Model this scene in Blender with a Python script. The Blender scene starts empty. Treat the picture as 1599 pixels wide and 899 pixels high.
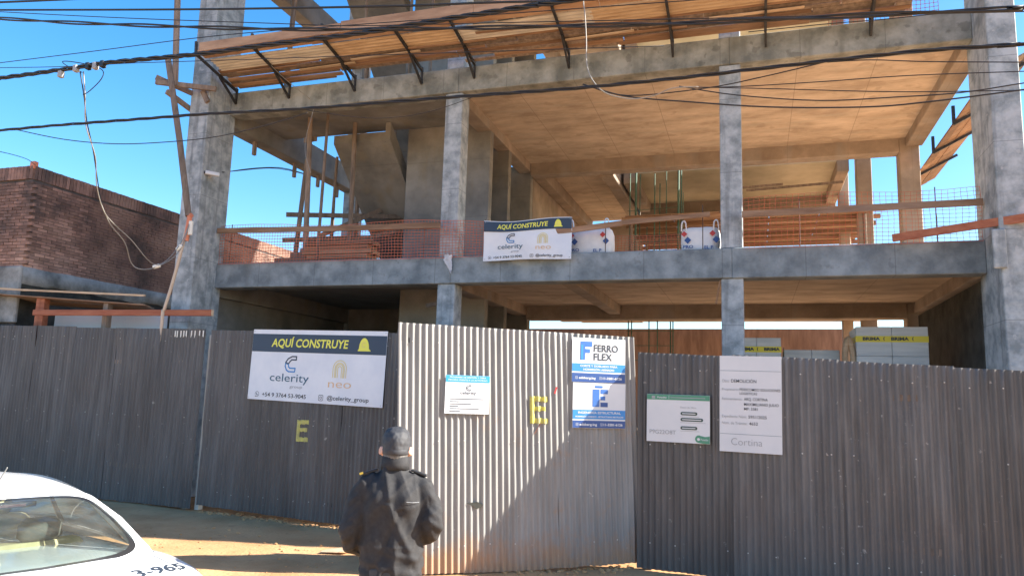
import bpy, bmesh, math, random
from mathutils import Vector, Matrix, Quaternion, noise
random.seed(7)
S = bpy.context.scene
COL = S.collection
rad = math.radians
# ------------------------------------------------------------------ camera, sky, sun, exposure
cam_d = bpy.data.cameras.new('camera'); cam = bpy.data.objects.new('camera', cam_d); COL.objects.link(cam)
yaw, pitch, roll = rad(17.994), rad(8.349), rad(1.758)
F = Vector((-math.sin(yaw)*math.cos(pitch), math.cos(yaw)*math.cos(pitch), math.sin(pitch)))
R0 = Vector((math.cos(yaw), math.sin(yaw), 0)); U0 = R0.cross(F)
Rv = R0*math.cos(roll)+U0*math.sin(roll); Uv = U0*math.cos(roll)-R0*math.sin(roll)
cam.matrix_world = Matrix(((Rv.x, Uv.x, -F.x, 0), (Rv.y, Uv.y, -F.y, 0), (Rv.z, Uv.z, -F.z, 2.0), (0, 0, 0, 1)))
cam_d.sensor_width = 36; cam_d.lens = 36*1170.18/1599; cam_d.clip_end = 2000; cam_d.clip_start = 0.05
S.camera = cam
SUN = Vector((3.9, 1.0, 2.6)).normalized()
w = bpy.data.worlds.new('World'); S.world = w; w.use_nodes = True
nt = w.node_tree; nt.nodes.clear()
sky = nt.nodes.new('ShaderNodeTexSky'); sky.sky_type = 'NISHITA'; sky.sun_disc = False
sky.sun_elevation = math.asin(SUN.z); sky.sun_rotation = math.atan2(SUN.x, SUN.y)
sky.air_density = 1.0; sky.dust_density = 1.0; sky.ozone_density = 1.6
bg = nt.nodes.new('ShaderNodeBackground'); bg.inputs[1].default_value = 0.1
wo = nt.nodes.new('ShaderNodeOutputWorld')
hsv = nt.nodes.new('ShaderNodeHueSaturation'); hsv.inputs['Saturation'].default_value = 1.42
nt.links.new(sky.outputs[0], hsv.inputs['Color']); nt.links.new(hsv.outputs[0], bg.inputs[0]); nt.links.new(bg.outputs[0], wo.inputs[0])
sd = bpy.data.lights.new('sun', 'SUN'); sd.energy = 5.0; sd.angle = rad(0.55); sd.color = (1.0, 0.93, 0.82)
so = bpy.data.objects.new('sun', sd); COL.objects.link(so); so.rotation_euler = SUN.to_track_quat('Z', 'Y').to_euler(); so.location = (20, 12, 30)
S.view_settings.view_transform = 'Standard'; S.view_settings.look = 'None'
S.view_settings.exposure = 1.78; S.view_settings.gamma = 1.0
S.render.engine = 'CYCLES'
S.cycles.max_bounces = 8; S.cycles.diffuse_bounces = 5

# ------------------------------------------------------------------ materials
def _n(t, typ, **kw):
    n = t.nodes.new(typ)
    for k, v in kw.items(): setattr(n, k, v)
    return n
def mat(name, c1, c2=None, c3=None, rough=.8, metal=0., scale=3., detail=6., stretch=(1, 1, 1), bump=0., bscale=None,
        seams=None, spots=None, objrand=0., spec=.5, local=False, streak=None, contrast=(.35, .65), mud=None):
    m = bpy.data.materials.new(name); m.use_nodes = True; t = m.node_tree
    b = t.nodes['Principled BSDF']; b.inputs['Roughness'].default_value = rough; b.inputs['Metallic'].default_value = metal
    b.inputs['Specular IOR Level'].default_value = spec
    if c2 is None:
        b.inputs['Base Color'].default_value = (*c1, 1); 
        if not bump: return m
        c2 = c1
    if local: co = _n(t, 'ShaderNodeTexCoord').outputs['Object']
    else: co = _n(t, 'ShaderNodeNewGeometry').outputs['Position']
    mp = _n(t, 'ShaderNodeMapping'); mp.inputs['Scale'].default_value = stretch; t.links.new(co, mp.inputs[0])
    nz = _n(t, 'ShaderNodeTexNoise'); nz.inputs['Scale'].default_value = scale; nz.inputs['Detail'].default_value = detail
    nz.inputs['Roughness'].default_value = .62; t.links.new(mp.outputs[0], nz.inputs[0])
    cr = _n(t, 'ShaderNodeValToRGB'); t.links.new(nz.outputs[0], cr.inputs[0])
    cr.color_ramp.elements[0].position = contrast[0]; cr.color_ramp.elements[0].color = (*c1, 1)
    cr.color_ramp.elements[1].position = contrast[1]; cr.color_ramp.elements[1].color = (*c2, 1)
    if c3:
        e = cr.color_ramp.elements.new(.5*(contrast[0]+contrast[1])); e.color = (*c3, 1)
    out = cr.outputs[0]
    def mix(fac, a, col, typ='MIX'):
        x = _n(t, 'ShaderNodeMix', data_type='RGBA', blend_type=typ)
        if isinstance(fac, (int, float)): x.inputs[0].default_value = fac
        else: t.links.new(fac, x.inputs[0])
        t.links.new(a, x.inputs[6])
        if isinstance(col, tuple): x.inputs[7].default_value = (*col, 1)
        else: t.links.new(col, x.inputs[7])
        return x.outputs[2]
    def ramp(src, lo, hi):
        x = _n(t, 'ShaderNodeMapRange'); x.inputs[1].default_value = lo; x.inputs[2].default_value = hi; t.links.new(src, x.inputs[0]); return x.outputs[0]
    if streak:   # (colour, strength, scale xyz, threshold)
        mp2 = _n(t, 'ShaderNodeMapping'); mp2.inputs['Scale'].default_value = streak[2]; t.links.new(co, mp2.inputs[0])
        n2 = _n(t, 'ShaderNodeTexNoise'); n2.inputs['Scale'].default_value = 1; n2.inputs['Detail'].default_value = 5; t.links.new(mp2.outputs[0], n2.inputs[0])
        f = ramp(n2.outputs[0], streak[3], streak[3]+.16)
        mu = _n(t, 'ShaderNodeMath', operation='MULTIPLY'); t.links.new(f, mu.inputs[0]); mu.inputs[1].default_value = streak[1]
        out = mix(mu.outputs[0], out, streak[0])
    if spots:    # (colour, scale, threshold, strength)
        n3 = _n(t, 'ShaderNodeTexNoise'); n3.inputs['Scale'].default_value = spots[1]; n3.inputs['Detail'].default_value = 4; t.links.new(co, n3.inputs[0])
        f = ramp(n3.outputs[0], spots[2], spots[2]+.05)
        mu = _n(t, 'ShaderNodeMath', operation='MULTIPLY'); t.links.new(f, mu.inputs[0]); mu.inputs[1].default_value = spots[3]
        out = mix(mu.outputs[0], out, spots[0])
    if seams:    # formwork board marks: (bx, by, bz) panel sizes, colour
        sx = _n(t, 'ShaderNodeSeparateXYZ'); t.links.new(co, sx.inputs[0])
        acc = None
        for i, d in enumerate(seams[0]):
            if not d: continue
            q = _n(t, 'ShaderNodeMath', operation='MULTIPLY_ADD'); t.links.new(sx.outputs[i], q.inputs[0]); q.inputs[1].default_value = 1/d; q.inputs[2].default_value = .37
            fr = _n(t, 'ShaderNodeMath', operation='FRACT'); t.links.new(q.outputs[0], fr.inputs[0])
            lt = _n(t, 'ShaderNodeMath', operation='LESS_THAN'); t.links.new(fr.outputs[0], lt.inputs[0]); lt.inputs[1].default_value = .012/d
            if acc is None: acc = lt.outputs[0]
            else:
                mx = _n(t, 'ShaderNodeMath', operation='MAXIMUM'); t.links.new(acc, mx.inputs[0]); t.links.new(lt.outputs[0], mx.inputs[1]); acc = mx.outputs[0]
        mu = _n(t, 'ShaderNodeMath', operation='MULTIPLY'); t.links.new(acc, mu.inputs[0]); mu.inputs[1].default_value = seams[2]
        out = mix(mu.outputs[0], out, seams[1])
    if mud:      # splashed earth near the ground: (colour, height, strength)
        sz = _n(t, 'ShaderNodeSeparateXYZ'); t.links.new(co, sz.inputs[0])
        h1 = _n(t, 'ShaderNodeMapRange'); t.links.new(sz.outputs[2], h1.inputs[0]); h1.inputs[1].default_value = mud[1]; h1.inputs[2].default_value = 0
        mn = _n(t, 'ShaderNodeTexNoise'); mn.inputs['Scale'].default_value = 2.3; mn.inputs['Detail'].default_value = 10; mn.inputs['Roughness'].default_value = .7; t.links.new(co, mn.inputs[0])
        m2 = _n(t, 'ShaderNodeMath', operation='MULTIPLY_ADD'); t.links.new(h1.outputs[0], m2.inputs[0]); m2.inputs[1].default_value = .42; t.links.new(mn.outputs[0], m2.inputs[2])
        f = ramp(m2.outputs[0], .58, .82); mu = _n(t, 'ShaderNodeMath', operation='MULTIPLY'); t.links.new(f, mu.inputs[0]); mu.inputs[1].default_value = mud[2]
        out = mix(mu.outputs[0], out, mud[0])
    if objrand:
        oi = _n(t, 'ShaderNodeObjectInfo'); hs = _n(t, 'ShaderNodeHueSaturation')
        mr = _n(t, 'ShaderNodeMapRange'); t.links.new(oi.outputs['Random'], mr.inputs[0]); mr.inputs[3].default_value = 1-objrand; mr.inputs[4].default_value = 1+objrand
        t.links.new(mr.outputs[0], hs.inputs['Value']); t.links.new(out, hs.inputs['Color']); out = hs.outputs[0]
    t.links.new(out, b.inputs['Base Color'])
    if bump:
        bn = _n(t, 'ShaderNodeTexNoise'); bn.inputs['Scale'].default_value = bscale or scale*4; bn.inputs['Detail'].default_value = 5; t.links.new(mp.outputs[0], bn.inputs[0])
        bp = _n(t, 'ShaderNodeBump'); bp.inputs['Strength'].default_value = bump; bp.inputs['Distance'].default_value = .02
        t.links.new(bn.outputs[0], bp.inputs['Height']); t.links.new(bp.outputs[0], b.inputs['Normal'])
    return m
M = {}
M['concrete'] = mat('concrete', (.135, .165, .185), (.28, .325, .35), (.205, .245, .265), rough=.85, scale=2.6, detail=14, bump=.5, bscale=11, contrast=(.37, .63),
                    seams=((1.22, 0, 0), (.08, .09, .095), .5), streak=((.11, .12, .12), .5, (2.2, 2.2, .35), .56), spots=((.09, .105, .115), 6, .64, .35))
M['concrete_warm'] = mat('concrete_stained', (.15, .165, .155), (.33, .345, .325), (.24, .255, .235), rough=.85, scale=2.4, detail=14, bump=.5, bscale=11, contrast=(.37, .63),
                    seams=((1.22, 0, 0), (.10, .11, .10), .5), streak=((.13, .135, .115), .65, (3.0, 3.0, .5), .52), spots=((.10, .105, .095), 5, .6, .5))
M['column'] = mat('concrete_column', (.20, .235, .25), (.44, .48, .50), (.32, .36, .38), rough=.85, scale=4.0, detail=14, bump=.5, bscale=12, contrast=(.37, .63),
                  seams=((0, 0, 1.22), (.11, .12, .12), .45), streak=((.13, .145, .155), .6, (9, 9, .5), .53), spots=((.44, .46, .47), 10, .64, .6))
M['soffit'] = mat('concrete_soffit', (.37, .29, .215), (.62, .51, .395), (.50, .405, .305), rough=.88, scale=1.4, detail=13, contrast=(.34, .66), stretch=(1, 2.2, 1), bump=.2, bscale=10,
                  seams=((1.22, 2.44, 0), (.20, .15, .11), .55), streak=((.42, .38, .31), .5, (.9, 5.5, 1), .54), spots=((.30, .225, .16), 2.6, .62, .4))  # tan of plywood staining, with warm bounce light put into the colour
M['inner'] = mat('concrete_inner_shaded', (.24, .195, .155), (.40, .325, .26), (.31, .255, .20), rough=.88, scale=1.6, detail=9, bump=.2,
                 seams=((1.22, 1.22, 0), (.22, .17, .13), .35), streak=((.30, .29, .27), .6, (2, 2, .5), .53))  # darker and warmer than outside: interior shade and bounce put into the colour
M['core'] = mat('concrete_core', (.15, .152, .148), (.28, .28, .262), (.215, .215, .203), rough=.86, scale=1.2, detail=9, bump=.25,
                seams=((0, 0, 1.22), (.11, .11, .105), .4), streak=((.24, .21, .15), .6, (3, 3, .5), .55), spots=((.12, .12, .12), 5, .71, .8))
M['floor'] = mat('dusty_floor', (.46, .30, .20), (.60, .44, .31), (.53, .37, .25), rough=.95, scale=1.5)
M['soil'] = mat('red_soil', (.40, .205, .085), (.54, .315, .15), (.47, .265, .12), rough=.97, scale=1.1, detail=12, bump=.6, bscale=22,
                spots=((.33, .17, .075), 6, .62, .5))
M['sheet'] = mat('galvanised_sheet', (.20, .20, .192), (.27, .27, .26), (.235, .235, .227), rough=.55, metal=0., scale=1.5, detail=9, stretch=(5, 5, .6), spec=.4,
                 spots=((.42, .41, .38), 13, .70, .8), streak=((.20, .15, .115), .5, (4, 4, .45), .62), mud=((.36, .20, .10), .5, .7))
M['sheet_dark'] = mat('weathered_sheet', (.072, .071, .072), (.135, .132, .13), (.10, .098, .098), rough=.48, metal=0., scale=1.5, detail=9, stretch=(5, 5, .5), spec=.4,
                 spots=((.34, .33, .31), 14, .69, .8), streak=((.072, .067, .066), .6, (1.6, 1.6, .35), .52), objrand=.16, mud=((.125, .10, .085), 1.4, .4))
M['steel'] = mat('dark_steel', (.025, .027, .03), (.06, .06, .062), rough=.55, metal=.4, scale=12)
M['wood'] = mat('form_board', (.19, .11, .065), (.34, .215, .13), (.265, .16, .095), rough=.85, scale=2, stretch=(.8, 6, 6), bump=.2, objrand=.3,
                streak=((.26, .2, .16), .6, (.6, 3, 3), .54))
M['wood_pale'] = mat('pale_board', (.42, .30, .19), (.62, .48, .33), rough=.85, scale=2.5, stretch=(.8, 6, 6), objrand=.2)
M['wood_grey'] = mat('grey_prop', (.15, .115, .09), (.29, .225, .175), rough=.9, scale=4, stretch=(3, 3, .6), objrand=.3)
M['wood_red'] = mat('red_timber', (.30, .09, .045), (.42, .16, .085), rough=.8, scale=3, stretch=(.6, 5, 5))
M['ply'] = mat('plywood', (.25, .15, .09), (.42, .275, .175), (.335, .21, .13), rough=.8, scale=1.4, stretch=(1, 5, 5), objrand=.18)
M['brick'] = mat('brick_clay', (.10, .068, .058), (.40, .25, .19), (.265, .155, .12), rough=.9, scale=1.1, detail=8, objrand=.35, bump=.3, bscale=30)
M['mortar'] = mat('mortar', (.05, .047, .05), (.11, .10, .10), rough=.95, scale=3)
M['render_old'] = mat('old_render', (.13, .135, .13), (.36, .37, .36), (.25, .26, .25), rough=.9, scale=2.2, detail=10, bump=.4)
M['brown_wall'] = mat('brown_wall', (.20, .12, .085), (.33, .21, .15), rough=.9, scale=2, stretch=(3, 1, .6))
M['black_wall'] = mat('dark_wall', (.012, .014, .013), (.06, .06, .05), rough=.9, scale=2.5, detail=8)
M['net'] = mat('orange_net', (.62, .15, .06), (.36, .10, .05), rough=.6, scale=2)
M['bounce_lit_soffit'] = mat('bounce_lit_soffit', (.42, .39, .28), (.58, .54, .41), rough=.9, scale=1.2, detail=8)  # same concrete, sun bounce put into its pale yellow tone
M['rebar'] = mat('rebar', (.05, .035, .03), (.10, .06, .045), rough=.7, scale=9)
M['green'] = mat('green_bar', (.05, .12, .085), (.09, .17, .12), rough=.6, scale=5)
M['cable'] = mat('cable_black', (.012, .014, .018), rough=.45)
M['cable_pale'] = mat('cable_pale', (.25, .24, .22), rough=.5)
M['white'] = mat('sign_white', (.56, .59, .62), (.62, .64, .66), rough=.45, scale=2)
M['vinyl'] = mat('banner_vinyl', (.66, .70, .76), (.74, .77, .81), rough=.5, scale=3)
M['navy'] = mat('print_navy', (.022, .045, .085), rough=.5)
M['ink'] = mat('print_ink', (.03, .04, .055), rough=.5)
M['grey_ink'] = mat('print_grey', (.30, .32, .34), rough=.5)
M['lime'] = mat('print_yellow', (.78, .76, .10), rough=.5)
M['gold'] = mat('print_gold', (.72, .60, .20), rough=.5)
M['orange_ink'] = mat('print_orange', (.72, .48, .27), rough=.5)
M['blue'] = mat('print_blue', (.03, .22, .55), rough=.45)
M['blue_dark'] = mat('print_blue_dark', (.025, .075, .25), rough=.45)
M['blue_mid'] = mat('print_blue_mid', (.04, .14, .42), rough=.45)
M['blue_sky'] = mat('print_cyan', (.03, .30, .55), rough=.45)
M['teal'] = mat('print_teal', (.02, .10, .17), rough=.5)
M['pgreen'] = mat('print_green', (.07, .25, .16), rough=.5)
M['dgreen'] = mat('print_dark_green', (.035, .07, .06), rough=.5)
M['spray'] = mat('spray_paint', (.60, .54, .07), (.30, .28, .14), rough=.7, scale=18)
M['spray_old'] = mat('spray_paint_faded', (.62, .58, .16), (.40, .37, .16), rough=.8, scale=14)
M['red_paint'] = mat('red_paint', (.5, .03, .03), rough=.7)
M['bag'] = mat('bag_fabric', (.66, .69, .73), (.76, .78, .80), rough=.7, scale=6, bump=.3, bscale=9)
M['red_print'] = mat('red_print', (.45, .05, .05), rough=.6)
M['wrap'] = mat('pallet_wrap', (.42, .47, .50), (.58, .62, .63), rough=.4, scale=2.5, stretch=(.4, 1, 5), bump=.15)
M['tape'] = mat('yellow_tape', (.66, .58, .045), rough=.45)
M['car_paint'] = mat('car_white', (.78, .80, .82), rough=.22, spec=.6); M['car_paint'].node_tree.nodes['Principled BSDF'].inputs['Coat Weight'].default_value = .6
M['trim'] = mat('car_trim', (.015, .016, .018), rough=.4)
M['tyre'] = mat('tyre', (.02, .02, .02), rough=.85)
M['rim'] = mat('rim', (.45, .46, .47), rough=.3, metal=.9)
M['cabin'] = mat('cabin_plastic', (.06, .065, .06), (.10, .105, .095), rough=.6, scale=8)
M['seat_cloth'] = mat('seat_cloth', (.42, .37, .20), (.55, .49, .29), rough=.9, scale=7)
M['lamp_red'] = mat('lamp_red', (.16, .01, .01), rough=.15)
M['skin'] = mat('skin', (.50, .27, .19), (.58, .33, .24), rough=.55, scale=14)
M['zinc'] = mat('zinc_sheet', (.40, .385, .35), (.60, .58, .53), rough=.5, scale=3, stretch=(.6, 3, 3))
M['hair'] = mat('hair_grey', (.05, .048, .046), (.13, .125, .12), rough=.6, scale=40)
M['jacket'] = mat('jacket_black', (.022, .022, .024), (.034, .034, .036), rough=.8, scale=30, bump=.1, bscale=120, local=True, spec=.3)
M['trouser'] = mat('trouser_black', (.03, .03, .032), (.045, .044, .045), rough=.7, scale=22, local=True)
M['cap'] = mat('cap_black', (.022, .024, .03), (.04, .042, .048), rough=.7, scale=26, local=True)
M['badge'] = mat('badge_gold', (.75, .55, .08), rough=.4)
M['cloth'] = mat('rag_cloth', (.50, .52, .56), (.62, .63, .66), rough=.9, scale=9)
M['paintwhite'] = mat('white_paint', (.74, .73, .66), rough=.6)
M['pvc'] = mat('pvc', (.52, .43, .34), rough=.5)
M['clay_pipe'] = mat('orange_pipe', (.58, .20, .11), rough=.55)
def glass(name, tint, gl=.06):
    m = bpy.data.materials.new(name); m.use_nodes = True; t = m.node_tree; t.nodes.clear()
    o = _n(t, 'ShaderNodeOutputMaterial'); a = _n(t, 'ShaderNodeBsdfTransparent'); a.inputs[0].default_value = (*tint, 1)
    g = _n(t, 'ShaderNodeBsdfGlossy'); g.inputs['Roughness'].default_value = .02
    fr = _n(t, 'ShaderNodeFresnel'); fr.inputs[0].default_value = 1.55; x = _n(t, 'ShaderNodeMixShader')
    t.links.new(fr.outputs[0], x.inputs[0]); t.links.new(a.outputs[0], x.inputs[1]); t.links.new(g.outputs[0], x.inputs[2])
    df = _n(t, 'ShaderNodeBsdfDiffuse'); df.inputs[0].default_value = (.62, .60, .52, 1); x2 = _n(t, 'ShaderNodeMixShader')     # film of dust, with haze put into its colour
    dn = _n(t, 'ShaderNodeTexNoise'); dn.inputs['Scale'].default_value = 5; dn.inputs['Detail'].default_value = 8; dr_ = _n(t, 'ShaderNodeMapRange'); t.links.new(dn.outputs[0], dr_.inputs[0]); dr_.inputs[1].default_value = .3; dr_.inputs[2].default_value = .75; dr_.inputs[3].default_value = .01; dr_.inputs[4].default_value = .075
    t.links.new(dr_.outputs[0], x2.inputs[0]); t.links.new(x.outputs[0], x2.inputs[1]); t.links.new(df.outputs[0], x2.inputs[2]); t.links.new(x2.outputs[0], o.inputs[0])
    return m
M['glass'] = glass('car_glass', (.62, .70, .68))

# ------------------------------------------------------------------ mesh helpers
class MB:
    def __init__(s): s.v = []; s.f = []
    def quad(s, a, b, c, d):
        n = len(s.v); s.v += [tuple(a), tuple(b), tuple(c), tuple(d)]; s.f.append((n, n+1, n+2, n+3)); return s
    def poly(s, pts):
        n = len(s.v); s.v += [tuple(p) for p in pts]; s.f.append(tuple(range(n, n+len(pts)))); return s
    def box(s, x0, x1, y0, y1, z0, z1, m=None):
        P = [Vector(p) for p in ((x0, y0, z0), (x1, y0, z0), (x1, y1, z0), (x0, y1, z0), (x0, y0, z1), (x1, y0, z1), (x1, y1, z1), (x0, y1, z1))]
        if m is not None: P = [m @ p for p in P]
        n = len(s.v); s.v += [tuple(p) for p in P]
        s.f += [tuple(n+i for i in q) for q in ((0, 3, 2, 1), (4, 5, 6, 7), (0, 1, 5, 4), (1, 2, 6, 5), (2, 3, 7, 6), (3, 0, 4, 7))]; return s
    def bar(s, a, b, w, h, up=(0, 0, 1)):
        a, b = Vector(a), Vector(b); d = (b-a).normalized(); up = Vector(up)
        if abs(d.dot(up)) > .95: up = Vector((0, 1, 0))
        r = d.cross(up).normalized()*w/2; u = r.cross(d).normalized()*h/2
        n = len(s.v)
        for c in (a, b):
            for q in (-r-u, r-u, r+u, -r+u): s.v.append(tuple(c+q))
        s.f += [tuple(n+i for i in q) for q in ((0, 3, 2, 1), (4, 5, 6, 7), (0, 1, 5, 4), (1, 2, 6, 5), (2, 3, 7, 6), (3, 0, 4, 7))]; return s
    def tube(s, pts, r, seg=6, cap=True):
        pts = [Vector(p) for p in pts]; N = len(pts); rr = r if isinstance(r, (list, tuple)) else [r]*N
        ref = Vector((0.13, .37, 1)).normalized(); base = len(s.v)
        for i, p in enumerate(pts):
            d = (pts[min(i+1, N-1)]-pts[max(i-1, 0)]).normalized()
            a = d.cross(ref)
            if a.length < .05: a = d.cross(Vector((1, 0, 0)))
            a.normalize(); b = d.cross(a)
            for k in range(seg):
                t = 2*math.pi*k/seg; s.v.append(tuple(p+(a*math.cos(t)+b*math.sin(t))*rr[i]))
        for i in range(N-1):
            for k in range(seg):
                k2 = (k+1) % seg; s.f.append((base+i*seg+k, base+i*seg+k2, base+(i+1)*seg+k2, base+(i+1)*seg+k))
        if cap:
            s.f.append(tuple(base+k for k in range(seg-1, -1, -1))); s.f.append(tuple(base+(N-1)*seg+k for k in range(seg)))
        return s
    def loft(s, rings, close=True):
        base = len(s.v); n = len(rings[0])
        for r in rings: s.v += [tuple(p) for p in r]
        for i in range(len(rings)-1):
            for k in range(n if close else n-1):
                k2 = (k+1) % n; s.f.append((base+i*n+k, base+i*n+k2, base+(i+1)*n+k2, base+(i+1)*n+k))
        if close:
            s.f.append(tuple(base+k for k in range(n-1, -1, -1))); s.f.append(tuple(base+(len(rings)-1)*n+k for k in range(n)))
        return s
    def mesh(s, name):
        me = bpy.data.meshes.new(name); me.from_pydata(s.v, [], s.f); me.update(); return me
    def build(s, name, mt, parent=None, smooth=False, bevel=0, kind=None):
        o = obj(name, s.mesh(name), mt, parent)
        if smooth: shade(o)
        if bevel:
            b = o.modifiers.new('bevel', 'BEVEL'); b.width = bevel; b.segments = 1; b.limit_method = 'ANGLE'
        if kind: o['kind'] = kind
        return o
def shade(o):
    for p in o.data.polygons: p.use_smooth = True
def obj(name, me, mt, parent=None):
    o = bpy.data.objects.new(name, me); COL.objects.link(o)
    if mt is not None and not me.materials: me.materials.append(M[mt] if isinstance(mt, str) else mt)
    if parent is not None: o.parent = parent
    return o
def tag(o, label, cat, group=None):
    o['label'] = label; o['category'] = cat
    if group: o['group'] = group
    return o
def thing(name, label, cat, loc=(0, 0, 0), rz=0, group=None):
    o = bpy.data.objects.new(name, None); COL.objects.link(o); o.location = loc; o.rotation_euler = (0, 0, rz); o.empty_display_size = .1
    return tag(o, label, cat, group)
def struct(o): o['kind'] = 'structure'; return o
def spline(pts, n=6):
    P = [Vector(p) for p in pts]; out = []
    for i in range(len(P)-1):
        p0, p1, p2, p3 = P[max(i-1, 0)], P[i], P[i+1], P[min(i+2, len(P)-1)]
        for k in range(n):
            t = k/n; out.append(.5*((2*p1)+(p2-p0)*t+(2*p0-5*p1+4*p2-p3)*t*t+(3*p1-p0-3*p2+p3)*t**3))
    out.append(P[-1]); return out
_tc = {}
def text_mesh(s, bold=0., sp=1.):
    k = (s, bold, sp)
    if k in _tc: return _tc[k]
    cu = bpy.data.curves.new('lettering', 'FONT'); cu.body = s; cu.size = 1; cu.offset = bold; cu.resolution_u = 3; cu.space_character = sp
    o = bpy.data.objects.new('tmp', cu); COL.objects.link(o)
    dg = bpy.context.evaluated_depsgraph_get(); me = bpy.data.meshes.new_from_object(o.evaluated_get(dg)); bpy.data.objects.remove(o); bpy.data.curves.remove(cu)
    vs = [v.co.copy() for v in me.vertices]; fs = [tuple(p.vertices) for p in me.polygons]; bpy.data.meshes.remove(me)
    x0 = min(v.x for v in vs); x1 = max(v.x for v in vs)
    _tc[k] = ([(v.x-x0, v.y) for v in vs], fs, x1-x0); return _tc[k]
def text(parent, s, x, z, h, width=None, mt='ink', bold=0., sp=1., y=-.003, shear=0., name='lettering', align='L', yf=None):
    """lettering lying in the local xz plane; z = baseline, h = capital height"""
    vs, fs, wd = text_mesh(s, bold, sp); k = h/.70; kx = (width/wd) if width else k
    ox = x if align == 'L' else x-wd*kx/2
    V = [(ox+a*kx+shear*b*k, (y if yf is None else yf(ox+a*kx)+y), z+b*k) for a, b in vs]
    m = MB(); m.v = V; m.f = fs
    return m.build(name, mt, parent)
def rect(parent, name, x0, x1, z0, z1, mt, y=-.002, yf=None):
    m = MB()
    if yf is None: m.quad((x0, y, z0), (x1, y, z0), (x1, y, z1), (x0, y, z1))
    else:
        n = max(2, int((x1-x0)/.006))
        for i in range(n):
            a = x0+(x1-x0)*i/n; b = x0+(x1-x0)*(i+1)/n
            m.quad((a, yf(a)+y, z0), (b, yf(b)+y, z0), (b, yf(b)+y, z1), (a, yf(a)+y, z1))
    return m.build(name, mt, parent)
def stroke(parent, name, pts, wd, mt, y=-.003, closed=False):
    """a flat printed line of width wd through (x, z) points"""
    m = MB(); P = [Vector((p[0], p[1])) for p in pts]
    if closed: P = P+[P[0]]
    for i, (a, b) in enumerate(zip(P[:-1], P[1:])):
        d = (b-a)
        if d.length < 1e-6: continue
        d.normalize(); nrm = Vector((-d.y, d.x))*wd/2; e = d*wd*.4
        q = [a-e-nrm, b+e-nrm, b+e+nrm, a-e+nrm]; m.quad(*[(c.x, y-.00025*(i % 4), c.y) for c in q])
    return m.build(name, mt, parent)
def arc(cx, cz, r, a0, a1, n=10, rz=None):
    return [(cx+r*math.cos(rad(a0+(a1-a0)*i/n)), cz+(rz or r)*math.sin(rad(a0+(a1-a0)*i/n))) for i in range(n+1)]
def nz(x, y=0., z=0.): return noise.noise(Vector((x, y, z)))

# ------------------------------------------------------------------ ground
xs = [-400, -150, -60, -30, -20]+[-16+.16*i for i in range(163)]+[13, 20, 40, 120, 400]
ys = [-300, -80, -25, -8]+[-1+.16*i for i in range(88)]+[14, 18, 24, 32, 60, 150, 500]
def gz(x, y):
    if not (-16 < x < 10 and -1 < y < 13): return 0
    z = .018*nz(x*.8, y*.8)+.012*nz(x*2.3, y*2.3, 3)+.006*nz(x*6, y*6, 5)
    return z
m = MB(); nx = len(xs)
for y in ys:
    for x in xs: m.v.append((x, y, gz(x, y)))
for j in range(len(ys)-1):
    for i in range(nx-1): m.f.append((j*nx+i, j*nx+i+1, (j+1)*nx+i+1, (j+1)*nx+i))
g = m.build('ground', 'soil', smooth=True); struct(g)

# ------------------------------------------------------------------ concrete frame building
B = thing('concrete_building', 'unfinished concrete frame building with open floors behind the corrugated metal fence', 'building', (-3.5, 12, 0))
Bo = Vector((-3.5, 12, 0))
def bb(name, x0, x1, y0, y1, z0, z1, mt='concrete', bevel=.012):
    return MB().box(x0-Bo.x, x1-Bo.x, y0-Bo.y, y1-Bo.y, z0, z1).build(name, mt, B, bevel=bevel)
TOP = 11.45
# front columns
bb('column', -10.42, -9.98, 11.35, 12.15, 0, TOP, 'column')
bb('column', 3.16, 3.52, 11.32, 12.32, 0, TOP, 'column')
for a, b_ in ((0, 3.945), (4.426, 7.456), (7.923, TOP)):
    bb('column', -5.28, -4.95, 12.004, 12.36, a, b_, 'column')
    bb('column', -.466, -.132, 12.004, 12.36, a, b_, 'column')
bb('column', -10.42, -10.05, 17.2, 17.6, 0, TOP, 'column')
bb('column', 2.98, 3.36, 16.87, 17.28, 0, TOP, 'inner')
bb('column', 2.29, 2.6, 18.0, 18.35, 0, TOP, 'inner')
bb('column', 2.12, 2.36, 20.1, 20.4, 0, TOP, 'inner')
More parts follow.
